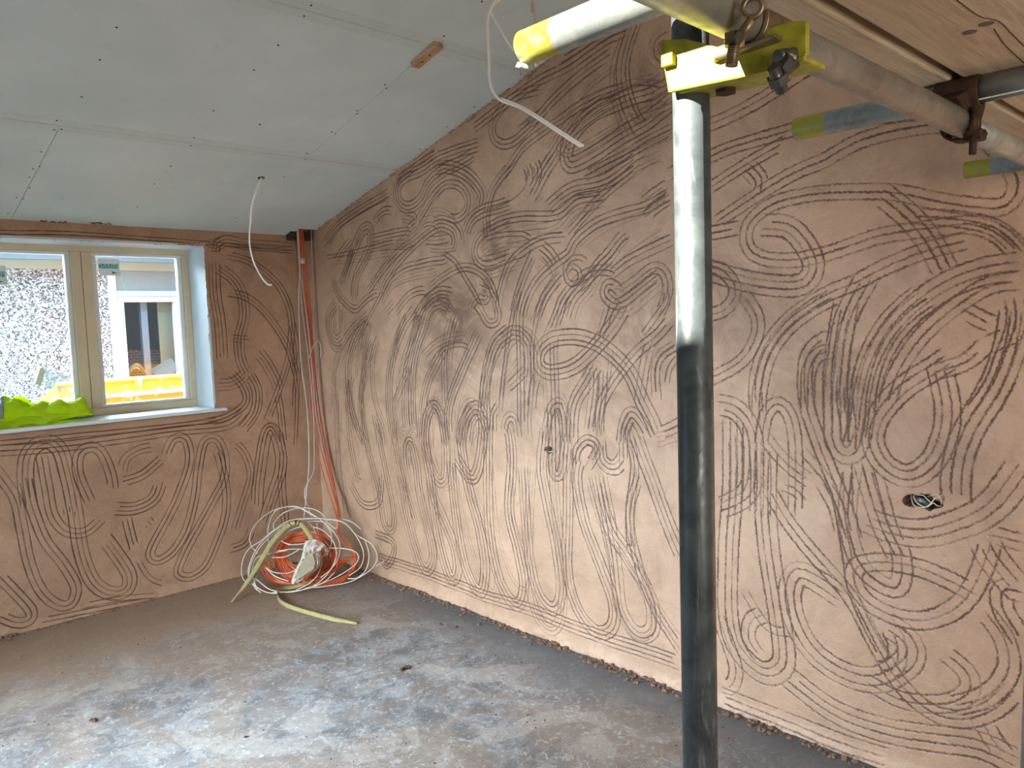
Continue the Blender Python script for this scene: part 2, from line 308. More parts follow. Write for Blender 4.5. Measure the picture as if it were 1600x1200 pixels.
S = .021
RIGHT = [
((500,250,4.8), S, [
 (3,[20,640,120,500,300,370,530,230]),(3,[560,160,700,60,880,-60]),(1,[60,640,200,470,520,280]),
 (4,[1200,-120,900,-20,760,70,640,120,580,190,575,270,610,340,680,350,760,290,810,180,900,100,1050,20,1180,-60]),
 (3,[700,490,780,370,850,270,940,190,1040,190,1100,260,1110,340,1080,400,1010,440,930,410]),
 (4,[860,70,960,50,1080,90,1160,160,1220,260,1190,360]),
 (3,[1440,20,1360,120,1290,240,1260,370,1250,480,1265,600]),
 (4,[1440,310,1330,350,1220,380,1130,450,1085,570]),
 (3,[1440,450,1340,500,1210,560,1160,640,1160,720,1200,780,1280,800,1440,720]),
 (4,[160,950,210,800,260,640,320,520,370,510,380,620,340,740,280,860,260,1000,270,1070]),
 (3,[90,870,130,990,200,1080,270,1120,340,1050,400,1000,450,990]),
 (3,[450,1050,480,940,560,800,660,680,760,590,850,520,920,500,1000,550,1005,640,970,710]),
 (3,[470,1000,540,880,640,810,800,770,930,750,980,710]),
 (2,[920,690,1010,760,1080,870,1150,990,1220,1120]),
 (3,[560,1150,650,1030,740,980,820,980]),(4,[700,1200,800,1050,900,990,1000,1010]),
 (3,[820,960,920,880,1060,810,1180,830,1280,930,1320,1080]),
 (2,[40,730,160,710,260,690,400,650,560,610]),(3,[380,590,500,560,640,530,700,540]),
 (3,[410,480,430,420,480,380,550,380]),(3,[350,1000,470,820,590,680,700,600]),
 (3,[110,760,180,660,250,580]),(3,[170,900,210,760,240,640]),(3,[560,1060,500,1130,480,1160]),
 (2,[830,460,900,430,1000,460,1060,540,1070,670]),(3,[780,600,880,600,980,580]),(2,[630,400,700,410,710,450,650,500]),
 (3,[1180,960,1260,1000,1240,1060,1180,1040,1140,1090,1130,1180])]),
((500,450,4.8), S, [
 (4,[130,110,70,200,70,320,120,400,170,360]),(2,[120,110,110,260,130,390]),(2,[150,110,160,250,150,380]),
 (3,[360,200,230,320,150,460,110,620,105,760,110,900]),
 (4,[350,220,260,400,215,560,215,720,240,900,280,1100]),(4,[400,400,340,600,300,850,310,1050,350,1200]),
 (3,[440,360,400,480,390,640,400,780,430,900,490,1050]),(4,[720,150,640,250,570,420,520,640,520,900,550,1150]),
 (3,[380,250,340,420,330,560,310,760,300,900]),(2,[270,680,280,520,330,300,420,120,480,0]),(3,[650,180,600,320,560,460,540,620]),
 (4,[1000,50,900,40,800,110,740,230,700,400,650,640,640,900,660,1080]),
 (4,[980,200,950,130,880,110,810,170,770,300,720,450,690,650,690,880,710,1090]),
 (3,[760,520,850,430,940,380,1030,360,1100,350]),(2,[810,600,900,480,1000,430,1080,430,1140,470]),
 (4,[1200,310,1120,480,1050,640,990,800,960,950,970,1150]),(4,[940,420,870,560,800,720,770,880,760,1040,750,1190]),
 (4,[790,1200,790,1050,820,920,860,880,900,950,930,1070,950,1200]),
 (4,[1060,1200,1080,1030,1130,920,1190,890]),(3,[1120,1200,1140,1020,1190,950,1230,1020,1260,1150]),
 (4,[1440,300,1330,380,1280,480,1240,650,1230,800,1240,950]),(2,[1440,380,1380,560,1360,750,1350,900]),
 (3,[1150,90,1210,170,1260,260,1330,240,1320,130,1280,40,1200,0]),(3,[560,870,620,700,690,540]),
 (3,[560,980,560,1200]),(3,[430,960,470,1060,490,1200]),(3,[240,640,220,800,260,1000,330,1180]),(2,[640,1190,660,1130,690,1140,720,1190]),
 (3,[990,180,950,380,930,600,940,900]),(3,[1040,200,980,420,960,640]),(3,[740,160,700,320,650,480,600,620])]),
((750,250,4.8), .022, [
 (1,[340,20,360,90,340,200,250,290,130,350,0,380]),(3,[400,-10,440,80,400,190]),
 (4,[560,-40,470,110,410,220,370,290]),
 (4,[500,370,600,280,700,220,850,190,960,150,1100,50,1200,-20]),(3,[0,550,150,460,300,420,420,420,540,420,620,390,720,300,860,270,960,240]),
 (3,[640,580,750,450,880,310,1000,200,1100,120,1160,60,1280,-10]),
 (2,[0,740,110,720,200,690,280,660]),(1,[0,810,80,810,200,770,390,700]),(2,[0,600,150,560,320,550,400,600]),
 (3,[130,1200,150,1000,200,820,270,720,400,620,520,580,660,570]),(3,[240,1200,290,1000,350,830,420,660]),
 (3,[310,1200,350,1050,430,900,540,790,660,700,700,610,800,520,950,440,1100,390,1250,350,1440,240]),
 (3,[420,1200,480,1050,560,930,640,840]),
 (2,[640,870,680,800,740,820,750,890,700,930,650,890,640,800,680,740,760,730,820,780]),
 (3,[570,1200,610,1050,690,950,780,860,900,820,1000,830,1060,900]),
 (3,[640,1200,700,1040,800,930,870,800,960,700,1050,580,1120,530]),
 (3,[1060,1000,1010,940,950,930,930,1010,1000,1080,1080,1060,1200,960,1370,830]),
 (3,[960,880,1100,760,1250,680,1460,580]),(3,[1030,1000,1180,900,1280,820,1360,820,1410,930,1380,1080,1320,1200]),
 (3,[1220,440,1340,340,1440,270]),(3,[1200,340,1300,250,1450,150]),(3,[20,870,90,960,130,1100]),
 (4,[440,640,520,720,580,820]),(3,[700,1000,830,880,1000,700])]),
((750,450,4.8), .023, [
 (4,[1330,1110,1290,1000,1210,840,1130,660,1050,560,950,470,860,410,740,370,600,370,510,400,450,480,450,580,520,630,620,620,720,570,800,500,880,410,980,300,1060,180,1100,100]),
 (3,[1440,230,1330,350,1180,470,1060,610,960,760,900,900,890,1100]),(3,[1340,1080,1400,1070,1560,980]),
 (2,[300,0,250,180,210,380,180,600,160,800,150,950]),(3,[350,0,300,200,300,500,300,800,310,1050]),
 (2,[500,0,430,200,390,450,390,750,370,1000,390,1180]),
 (4,[10,1000,40,700,100,480,180,370,260,330,340,380,370,500,360,750]),
 (3,[490,1190,500,1000,540,880,590,860,620,900,640,1000,650,1190]),(4,[870,560,800,700,720,830,690,950,680,1190]),
 (3,[840,560,850,700,830,900,800,1100]),(3,[920,600,910,800,880,1000,870,1150]),
 (3,[180,1100,190,1000,230,960,270,1000,290,1150]),(3,[150,870,100,950,100,1100]),
 (4,[1070,1190,1080,1050,1120,950,1170,970,1230,1060,1290,1160]),
 (3,[1300,350,1250,520,1220,700,1190,900]),(2,[1500,430,1370,520,1330,640,1350,880]),(2,[1500,500,1420,600,1400,740]),
 (4,[700,0,620,120,560,270,540,330]),(2,[1400,0,1400,100,1300,250,1180,400]),(2,[1000,100,950,250,880,420]),
 (3,[560,340,550,500,560,760,560,1100]),(3,[200,760,290,670,350,600]),(3,[430,640,400,760,380,960])]),
((750,20,4.616), .022, [
 (3,[-60,840,200,640,420,490,620,390,760,290,900,190,1080,110]),
 (3,[960,280,700,470,560,600,430,740,330,850,240,930,150,950,90,890,90,790,150,690,260,600,460,540]),
 (4,[1130,40,1070,200,1030,350,1030,480,1060,620,1120,760,1170,850]),
 (4,[1400,620,1200,780,1000,900,850,1000,720,1080,650,1100,620,1040,650,920,740,800,860,700,1000,640,1100,600,1300,540]),
 (3,[1030,540,860,600,700,690,560,790,420,880,300,980,200,1130,150,1200]),
 (4,[1000,600,860,680,720,790,620,900,520,1060,420,1200]),(2,[1370,150,1290,190,1265,270,1300,330,1420,330]),
 (3,[1400,470,1280,550,1130,620]),(2,[1100,500,1250,500,1330,530]),(3,[1400,830,1200,930,1050,1020,900,1100,720,1190]),
 (3,[1160,700,1260,660,1400,590]),(3,[320,1080,360,1160,350,1250]),(3,[260,860,400,760,500,680]),(2,[1000,60,900,120,760,230,560,360])]),
((1060,80,2.182), .024, [
 (3,[0,260,120,240,300,150,420,70,520,10]),(3,[-40,420,80,370,200,320,420,260,600,230,900,200]),
 (3,[120,590,220,520,400,410,500,370,620,300,780,260,940,250,1050,300,1140,400,1155,470,1110,530,1020,530,880,510,720,480,600,478,440,488,320,523,240,590,235,660,280,700,380,710,500,690,620,650,700,625,880,600,1000,590,1100,630,1180,720]),
 (4,[270,590,370,600,430,660,460,730,430,790,350,800,220,780,30,720]),(4,[230,390,275,440,260,490]),
 (4,[690,480,780,550,850,630,920,760]),(3,[0,640,110,620,220,600]),(3,[1000,640,840,680,720,730,600,790,500,830,380,910,300,1010,265,1120,265,1240]),
 (3,[60,910,160,880,195,810,140,740,40,720]),(3,[80,1130,210,1060,265,970,265,900,215,820]),
 (4,[650,760,580,890,550,1020,530,1240]),(4,[1180,730,1040,750,910,800,800,880,720,970,660,1090,630,1240]),
 (3,[1180,780,1060,800,960,860,850,950,780,1040,730,1140,700,1240]),
 (3,[1140,830,1150,920,1110,1040,1070,1140,1000,1240]),(3,[440,1240,445,1090,480,1030,530,1020]),
 (3,[1180,690,1080,600,940,570,780,560]),(3,[1040,1010,1110,980,1180,950]),(3,[960,870,1040,920,1100,930]),(3,[860,1100,980,1060,1060,990]),
 (3,[100,470,240,380,380,300])]),
((1110,450,3.265), .026, [
 (4,[1240,350,1130,420,1000,500,900,600,840,700,830,790,870,880,960,950,1050,950,1140,880,1190,780,1210,640,1190,500,1160,360]),
 (4,[700,50,660,250,640,450,640,650,640,780,680,840,730,820,760,700,780,520,820,350,900,200,1020,80,1130,10]),
 (3,[250,700,250,550,280,400,330,290,420,180,540,90,680,20]),
 (3,[640,260,580,260,500,330,480,450,490,600,540,760,600,920,680,1120,740,1300]),
 (3,[250,820,280,650,340,590,400,640,430,800,430,1180]),(3,[270,760,360,870,450,950,540,1010]),
 (4,[1560,100,1540,250,1490,420,1420,560,1330,700,1270,850,1250,1000,1260,1130]),
 (4,[20,600,120,620,200,720,220,870,200,1020,140,1080,20,1130]),(4,[240,800,250,900,250,1180]),
 (3,[120,720,130,900,120,1180]),(2,[330,1010,420,1040,500,1130]),(2,[700,870,700,1000,710,1180]),(3,[770,880,800,1000,870,1220,960,1400]),
 (3,[690,430,680,560,700,720,690,860]),(3,[560,980,640,1120,680,1260]),(3,[780,540,760,660,740,800])]),
((1100,600,2.0), .028, [
 (4,[490,420,560,450,680,470,800,440,900,380,1010,240]),
 (3,[900,480,860,600,800,690,700,740,600,730,510,680,470,620,480,570,560,555,660,570,760,610,870,670]),
 (3,[200,330,260,430,330,520,420,620,480,700,540,820,600,920,700,1020,800,1050,900,1020,980,950]),
 (2,[300,200,400,330,440,500,460,640,520,780,580,880]),
 (4,[440,670,350,610,290,590,265,650,280,740,330,830,420,900,520,930,590,910,650,860,640,800,560,740]),
 (3,[500,930,620,990,760,1000,830,960,820,900,740,830]),(3,[870,700,940,800,950,900,880,980,770,1010]),
 (4,[90,100,90,300,80,500,75,700,100,820,180,900,240,880,240,780,210,600,190,400,190,200]),
 (3,[200,720,150,740,140,800,180,860]),(3,[40,720,70,800,100,900,80,950,45,930]),
 (4,[250,910,400,1020,560,1080,720,1110,860,1130,990,1190]),(3,[45,970,200,1030,400,1110,600,1180]),
 (4,[870,490,900,550,950,610,1010,670]),(3,[470,250,450,400,470,520,520,600,600,640,620,560,600,480]),
 (2,[540,250,580,420,620,520]),(3,[1010,660,940,640,930,700,1010,830]),(3,[860,1040,900,1110,960,1190]),
 (3,[1010,500,920,480,870,470]),(3,[560,740,600,800,600,880,540,900]),(2,[120,640,200,760,280,780])]),
((500,600,2.4), .022, [
 (4,[300,330,330,500,370,650,400,700,425,650,400,520,370,400,360,300,340,220,325,240,330,330]),
 (4,[410,330,420,430,450,600,490,730,515,700,500,600,450,480,420,400,390,200]),
 (4,[490,280,510,500,550,700,600,780,620,700,600,560,560,400,540,300,530,180,570,90,605,110,610,200,590,330,560,350,500,260]),
 (4,[630,100,630,400,640,600,680,760,740,830,765,760,740,620,710,480,720,300,710,180,690,150]),
 (4,[760,300,770,500,790,700,830,810,880,845,905,780,890,620,850,430,830,300,850,150]),
 (4,[930,230,930,500,930,700,970,850,1040,930,1095,910,1100,820,1050,680,990,520,960,350,980,260]),
 (4,[1050,330,1080,500,1110,700,1130,850,1190,940,1250,920,1240,800,1150,640,1080,520,1040,350]),
 (3,[1150,150,1180,300,1160,500,1200,700,1260,850,1360,1010]),(4,[1180,180,1240,350,1300,520,1360,660]),(3,[1140,320,1140,180,1180,110]),
 (4,[400,100,395,220,430,350,465,360,470,250,460,130,430,70,400,100]),(3,[860,80,870,200,870,330,900,340,915,220,900,100,880,60]),
 (3,[960,320,960,250,1000,210,1040,240,1000,320]),(4,[1050,200,1060,290,1110,310,1140,260]),
 (4,[210,650,400,710,600,790,800,850,1000,930,1360,1050]),(3,[100,20,110,200,140,350,160,350]),
 (3,[150,30,170,200,220,400,240,530,270,550,275,480,240,300,200,100]),(3,[110,370,160,450,220,440,230,330]),(3,[200,600,250,680,275,600,200,560]),
 (3,[60,20,70,300,100,500]),(3,[1200,330,1160,480,1170,640]),(3,[280,200,300,320,360,520])]),
]
BACK = [
((0,640,3.243), .020, [
 (4,[150,500,130,350,150,220,230,160,300,200,340,330,380,500,400,660,430,780,480,880,560,930,640,920,660,850,600,740,520,640]),
 (3,[-40,280,70,430,110,600,150,780,210,920,290,990,360,990,390,900,320,780,230,660,170,500,130,330]),
 (3,[210,220,240,400,270,540,340,620,440,620,530,540]),(3,[460,480,400,330,400,230,450,190,510,210,560,320,580,420]),
 (4,[570,500,680,500,780,450,820,350]),(3,[600,370,720,330,830,240]),(3,[620,330,640,250,720,200,790,190]),
 (3,[830,250,880,150,940,150,960,250,920,400,850,550,780,680,760,740,800,770,880,720,950,600,990,450,1010,280,1040,160,1100,150,1140,240,1130,360,1060,500,980,640,920,760,900,830,960,850,1040,800,1090,700,1140,560,1150,420,1120,260,1090,190]),
 (3,[1180,160,1240,220,1270,330,1230,480,1190,620]),(3,[1280,600,1240,680,1150,710]),
 (4,[1300,500,1310,350,1340,150,1370,90,1410,140,1430,280,1380,450,1330,600]),
 (3,[-20,210,300,190,600,150,900,110,1150,80,1250,0]),(2,[-20,170,400,130,800,90,1130,50]),
 (3,[-20,830,80,930,160,1020,150,1070,80,1080,-20,1040]),(2,[700,760,760,850,850,890]),(2,[400,1000,600,960,800,940]),(2,[190,1070,500,1010,780,960]),
 (3,[640,540,690,720]),(3,[740,550,790,610]),(3,[350,480,360,560]),(3,[1440,200,1430,400,1450,600])]),
((320,360,3.53), .019, [
 (4,[0,70,60,90,110,60,250,80,500,100]),(4,[50,160,60,350,80,480,90,600,100,740]),
 (3,[110,130,250,170,380,270,450,380,480,500,470,680,430,830,340,1060]),(3,[120,340,230,370,330,450,420,570,470,670,510,820]),
 (4,[60,200,160,270,210,360,220,480,190,600,200,720,240,800]),(4,[60,850,160,840,240,780]),(4,[290,660,350,740,400,850,400,900]),
 (4,[240,780,290,880,280,1000,200,1110]),(3,[0,1060,100,1040,200,980,230,930,210,860,140,780]),(2,[510,660,490,750,510,900,500,1200]),
 (3,[320,1200,330,1110,370,1080,410,1150,430,1200]),(3,[60,130,70,70,110,50]),(3,[400,900,420,1000,440,1200]),(3,[140,590,200,600,260,600]),
 (3,[480,500,510,700,500,1000])]),
((0,340,1.0), .016, [(2,[-20,22,100,24,250,34,460,50])]),
]
def rag_for(x): return float(np.clip(.25 + (x-550)/900, .2, 1.0))

def grid_mesh(name, A, Z, place, G, R, damp, keep, mat):
    nA, nZ = len(A), len(Z)
    V = place.reshape(-1, 3).astype(np.float32)
    i, j = np.meshgrid(np.arange(nA-1), np.arange(nZ-1)); a = (j*nA+i)
    F = np.stack([a, a+1, a+nA+1, a+nA], -1).reshape(-1, 4)[keep.reshape(-1)].astype(np.int32)
    me = bpy.data.meshes.new(name); me.vertices.add(len(V)); me.vertices.foreach_set('co', V.reshape(-1))
    me.loops.add(F.size); me.loops.foreach_set('vertex_index', F.reshape(-1)); me.polygons.add(len(F))
    me.polygons.foreach_set('loop_start', np.arange(0, F.size, 4, dtype=np.int32)); 
    me.polygons.foreach_set('use_smooth', np.ones(len(F), bool)); me.update(calc_edges=True)
    for nm, arr in (('recess_shade', G), ('damp', damp)):
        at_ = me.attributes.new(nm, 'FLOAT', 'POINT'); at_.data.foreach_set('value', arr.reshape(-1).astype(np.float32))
    bm = bmesh.new(); bm.from_mesh(me); bmesh.ops.delete(bm, geom=[v for v in bm.verts if not v.link_faces], context='VERTS'); bm.to_mesh(me); bm.free()
    o = bpy.data.objects.new(name, me); SC.collection.objects.link(o); me.materials.append(mat); ORG[o.name] = np.zeros(3)
    return struct(o)

def graded(a0, a1, f):
    out = [a0]
    while out[-1] < a1: out.append(out[-1]+f(out[-1]))
    out[-1] = a1; return np.array(out)

# right wall
fr = Field(.3, 4.9, 3.35)
for (ox, oy, sc), sp, items in RIGHT:
    for n_, fl in items:
        pp = [(ox+x/sc, oy+y/sc) for x, y in pairs(fl)]
        W = [on(x, y, 0, XW) for x, y in pp]; W = [(q[1], q[2]) for q in W]
        mx = sum(p[0] for p in pp)/len(pp)
        fr.stroke(W, n_, sp*1.08, 1.0 if n_ > 1 else .9, rag_for(mx))
        if mx < 1060 and n_ > 1 and RNG.random() < .55:      # second, fainter pass of the comb
            W = np.array(W); c0 = W.mean(0); th = RNG.normal(0, .07); cs, sn = math.cos(th), math.sin(th)
            W2 = (W-c0)@np.array([[cs, -sn], [sn, cs]])*RNG.uniform(.8, 1.12)+c0+RNG.normal(0, .035, 2)
            fr.stroke([tuple(q) for q in W2], int(RNG.integers(2, 5)), sp*RNG.uniform(.8, 1.1), .55, rag_for(mx))
A = np.r_[np.linspace(YR, .45, 40)[:-1], graded(.45, YW+.02, lambda y: .0022+.0005*y)]
Z = np.r_[graded(0, 3.0, lambda z: .0029), np.linspace(3.0, 4.25, 60)[1:]]
G = fr.sample(fr.G, A, Z); Rg = fr.sample(fr.R, A, Z); m_ = (A < .31)[None, :] | (Z > 3.3)[:, None]; G = np.where(m_, 0, G); Rg = np.where(m_, 0, Rg)
big = vnoise((len(Z), len(A)), 120, 3, 4)-.5; fine = vnoise((len(Z), len(A)), 7, 4, 2)-.5
base_b = np.clip(1-Z/.06, 0, 1)[:, None]; bn = vnoise((len(Z), len(A)), 14, 9, 3)
H = G*.0056 - Rg*.0030 + big*.014 + fine*.0012 - base_b**1.5*(bn*.016+.004)
YY, ZZ = np.meshgrid(A, Z)
damp = np.zeros_like(YY)
for (x, y, r, k) in ((715,500,.30,1),(770,400,.26,.8),(690,590,.30,.7),(1150,470,.22,.7),(940,600,.28,.5),(1010,500,.30,.6),(640,640,.25,.5),(820,600,.3,.5),(1440,400,.20,.4),(1500,720,.14,.5),(1250,540,.16,.5),(1310,600,.16,.7),(1560,400,.12,.5),(1000,170,.25,.6),(900,120,.2,.4),(560,520,.25,.5),(620,350,.2,.4)):
    q = on(x, y, 0, XW); damp = np.maximum(damp, k*np.exp(-(((YY-q[1])/1.0)**2+((ZZ-q[2])*1.0)**2)/(r*r)))
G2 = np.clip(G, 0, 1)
# holes for boxes: small round one and a torn socket hole
def hole(H, yc, zc, ry, rz, depth, seed):
    an = np.arctan2(ZZ-zc, YY-yc); rr = np.hypot((YY-yc)/ry, (ZZ-zc)/rz)
    lim = 1+.14*np.sin(3*an+seed)+.1*np.sin(7*an+seed*2)
    return np.where(rr < lim, depth, H), rr < lim*1.06
h1 = on(857, 703, 0, XW); h2 = on(1442, 784, 0, XW)
H, k1 = hole(H, h1[1], h1[2], .024, .016, .110, 1.0); H, k2 = hole(H, h2[1], h2[2], .058, .022, .110, 2.2)
G2 = np.where(k1 | k2, 1.0, G2)  # insides of both holes painted dark too, for their shade
place = np.stack([XW+H, YY, ZZ], -1)
keep = np.ones((len(Z)-1, len(A)-1), bool); keep &= (ZZ[:-1, :-1] < ZE+SL*(YW-YY[:-1, :-1])+.06)
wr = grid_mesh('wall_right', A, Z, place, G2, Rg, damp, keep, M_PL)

# window wall
WX0, WX1, WZ0, WZ1 = .45, 1.953, 1.122, 2.142
fb = Field(-.7, 2.75, 2.4)
for k in range(6):                                   # loops carry on to the left of the frame
    x = .62-.21*k; fb.stroke([(x+.12, .95), (x+.10, .5), (x+.05, .15), (x-.02, .10), (x-.06, .2), (x-.03, .5), (x-.01, .85), (x-.07, .98), (x-.13, .85)], 3, .026, .9, .22)
for (ox, oy, sc), sp, items in BACK:
    for n_, fl in items:
        W = [on(ox+x/sc, oy+y/sc, 1, YW) for x, y in pairs(fl)]
        fb.stroke([(q[0], q[2]) for q in W], n_, sp*(1.32 if oy == 640 else 1.2), .95, .22)
A = np.r_[np.linspace(XL, -.6, 8)[:-1], graded(-.6, XW+.02, lambda y: .0036)]
Z = graded(0, 2.30, lambda z: .0036)
G = fb.sample(fb.G, A, Z); Rg = fb.sample(fb.R, A, Z); m_ = (A < -.6)[None, :]; G = np.where(m_, 0, G); Rg = np.where(m_, 0, Rg)
XX, ZZ = np.meshgrid(A, Z)
big = vnoise((len(Z), len(A)), 100, 13, 4)-.5; fine = vnoise((len(Z), len(A)), 6, 14, 2)-.5
base_b = np.clip(1-Z/.05, 0, 1)[:, None]; bn = vnoise((len(Z), len(A)), 12, 19, 3)
H = G*.0048 - Rg*.002 + big*.008 + fine*.0007 - base_b*(bn*.012+.004)
place = np.stack([XX, YW+H, ZZ], -1)
je = (vnoise((len(Z), len(A)), 9, 21, 3)-.5)*.016
je2 = (vnoise((len(Z), len(A)), 4, 22, 2)-.5)*.02
keep = np.ones((len(Z)-1, len(A)-1), bool)
inside = (XX > WX0) & (XX < WX1+je-.001) & (ZZ > WZ0-.03) & (ZZ < WZ1-.002+je2*.5)
keep &= ~inside[:-1, :-1]
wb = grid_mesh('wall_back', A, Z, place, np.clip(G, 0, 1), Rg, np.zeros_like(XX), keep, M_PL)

# masonry bodies behind the plaster
M_BLK = simple('grey_blockwork', hexc(120, 112, 104), .9, var=.2, scale=12, bump=.3)
def wall_body(parent, boxes):
    b = MB()
    for q in boxes: b.box(*q)
    return b.build('masonry', M_BLK, parent)
wall_body(wr, [(XW+.125, YR-.2, -.1, XW+.3, YW+.4, 4.35)])
wall_body(wb, [(XL-.2, YW+.03, -.1, WX0, YW+.36, 2.5), (WX1+.012, YW+.03, -.1, XW+.05, YW+.36, 2.5), (WX0, YW+.03, -.1, WX1+.012, YW+.36, WZ0-.03), (WX0, YW+.03, WZ1+.012, WX1+.012, YW+.36, 2.5)])

# left wall with a glazed door opening, rear wall (both out of the picture)
M_PLAIN = simple('plain_pink_plaster', hexc(170, 140, 120), .8, var=.1, scale=5, bump=.15)
b = MB(); DY0, DY1, DZ = 2.05, 4.05, 2.1
for ya, yb, z0 in ((YR-.2, DY0, 0), (DY1, YW+.1, 0), (DY0, DY1, DZ)):
    b.prism([(XL-.2, ya, z0), (XL-.2, yb, z0), (XL-.2, yb, ceil_z(yb)+.14), (XL-.2, ya, ceil_z(ya)+.14)], (.2, 0, 0))
struct(b.build('wall_left', M_PLAIN))
b = MB(); b.box(XL-.2, YR-.2, 0, XW+.2, YR, 4.4); struct(b.build('wall_front', M_PLAIN))

# ------------------------------------------------------------------ floor
m = Mat('dusty_concrete_floor', (.3, .3, .3, 1), .5, spec=.35)
n1 = m.noise(1.3, 6, .6, dist=.8); n2 = m.noise(7, 8, .72, dist=.5); n3 = m.noise(45, 6, .7); n4 = m.noise(2.6, 5, .6, dist=1.5)
n5 = m.noise(26, 8, .78, dist=1.6); n6 = m.noise(3.6, 8, .74, dist=2.2); n7 = m.noise(90, 5, .7, dist=1)
c = m.mix(m.ramp(n2, .42, .58), hexc(100, 98, 98), hexc(150, 145, 142))
c = m.mix(m.mul(m.ramp(n1, .46, .56), .6), c, hexc(152, 130, 112))
c = m.mix(m.mul(m.ramp(n6, .50, .535), .55), c, hexc(128, 112, 100))
c = m.mix(m.mul(m.ramp(n4, .53, .57), .5), c, hexc(174, 162, 152))
c = m.mix(m.mul(m.ramp(n5, .54, .60), .5), c, hexc(204, 202, 200))
c = m.mix(m.mul(m.ramp(n3, .56, .66), .55), c, hexc(96, 88, 84))
c = m.mix(m.mul(m.ramp(n7, .60, .68), .5), c, hexc(88, 78, 72))
# warm shade painted brown along the window wall, grey band along the right wall
sep = m.N.new('ShaderNodeSeparateXYZ'); m.L.new(m.co(), sep.inputs[0])
wy = m.mul(sep.outputs[1], m.mul(n1, 1.0), 'ADD'); wx = m.mul(sep.outputs[0], m.mul(n2, .35), 'ADD')
c = m.mix(m.mul(m.ramp(wy, 3.9, 4.9), .85), c, hexc(140, 112, 88))
c = m.mix(m.mul(m.ramp(wx, 2.42, 2.80), m.ramp(sep.outputs[1], 4.6, 3.6)), c, hexc(92, 92, 94))
m.base(c); m.rough(m.ramp(n2, .35, .65, .46, .70)); m.bump(m.mul(m.mul(n2, .8), m.mul(n3, .4), 'ADD'), .35, .01)
b = MB(); b.box(XL-.2, YR-.2, -.15, XW+.25, YW+.3, 0); struct(b.build('floor', m.m))

# ------------------------------------------------------------------ ceiling
m = Mat('grey_plasterboard', hexc(186, 190, 184), .75); n1 = m.noise(2.2, 5); n2 = m.noise(60, 3)
c = m.mix(m.ramp(n1, .35, .7), hexc(204, 214, 212), hexc(218, 227, 225)); c = m.mix(m.mul(m.ramp(m.noise(11, 5, .7), .62, .75), .18), c, hexc(140, 136, 128))
m.base(c); m.bump(n2, .05, .003); M_CEIL = m.m
TAP = simple('tapered_board_edge', hexc(206, 214, 210), .8, var=.04, scale=20, bump=0)
M_SCREW = simple('dark_screw_head', hexc(40, 38, 36), .5, .6)
cb = MB()
ys = [YW+.02, 3.767, 2.650, 1.533, .416, -.70, -1.82, YR]
RL = (-1.36, -.30, .35, 1.35)                       # rooflight: X0, X1, Y0, Y1
CH = (2.548, XW+.1, 4.735, YW+.1)                   # gap where the cables come down
def slab(x0, x1, ya, yb, t=.0125):
    if x1-x0 < .004 or yb-ya < .004: return
    cb.prism([(x0, ya, ceil_z(ya)), (x1, ya, ceil_z(ya)), (x1, yb, ceil_z(yb)), (x0, yb, ceil_z(yb))], (0, 0, t))
def slab_holes(x0, x1, ya, yb, holes):
    xs = sorted({x0, x1} | {h for q in holes for h in q[:2] if x0 < h < x1}); yy = sorted({ya, yb} | {h for q in holes for h in q[2:] if ya < h < yb})
    for i in range(len(xs)-1):
        for j in range(len(yy)-1):
            cx, cy = (xs[i]+xs[i+1])/2, (yy[j]+yy[j+1])/2
            if any(q[0] < cx < q[1] and q[2] < cy < q[3] for q in holes): continue
            slab(xs[i], xs[i+1], yy[j], yy[j+1])
splits = [[.932], [2.097, -.30], [.90], [2.1, -.3], [.9], [2.1, -.3], [.9]]
for i in range(7):
    ya, yb = ys[i+1]+.0012, ys[i]-.0012; xs = sorted([XL]+splits[i]+[XW+.03])
    for k in range(len(xs)-1): slab_holes(xs[k]+.0012, xs[k+1]-.0012, ya, yb, [RL, CH])
ceiling = struct(cb.build('ceiling', M_CEIL))
rb = MB()
def roof_piece(x0, x1, ya, yb): rb.prism([(x0, ya, ceil_z(ya)+.22), (x1, ya, ceil_z(ya)+.22), (x1, yb, ceil_z(yb)+.22), (x0, yb, ceil_z(yb)+.22)], (0, 0, .06))
roof_piece(XL-.3, RL[0]-.35, YR-.3, YW+.34); roof_piece(RL[1], XW+.4, YR-.3, YW+.34); roof_piece(RL[0]-.35, RL[1], YR-.3, RL[2]); roof_piece(RL[0]-.35, RL[1], RL[3]+.12, YW+.34)
M_DARKWOOD = simple('dark_roof_timber', hexc(88, 72, 56), .9, var=.25, scale=14)
rb.build('roof_deck', M_DARKWOOD, ceiling)
jb = MB()                                            # joists over the joints, so no light shows in them
for y in ys[1:-1]:
    for (x0, x1) in ((XL, RL[0]-.02), (RL[1]+.02, XW+.05)) if RL[2] < y < RL[3] else ((XL, XW+.05),):
        jb.prism([(x0, y-.03, ceil_z(y-.03)+.0135), (x1, y-.03, ceil_z(y-.03)+.0135), (x1, y+.03, ceil_z(y+.03)+.0135), (x0, y+.03, ceil_z(y+.03)+.0135)], (0, 0, .15))
for x, ya, yb in ((.932, 3.8, YW), (2.097, 2.68, 3.73)):
    jb.prism([(x-.03, ya, ceil_z(ya)+.0135), (x+.03, ya, ceil_z(ya)+.0135), (x+.03, yb, ceil_z(yb)+.0135), (x-.03, yb, ceil_z(yb)+.0135)], (0, 0, .12))
jb.build('joist', M_DARKWOOD, ceiling)
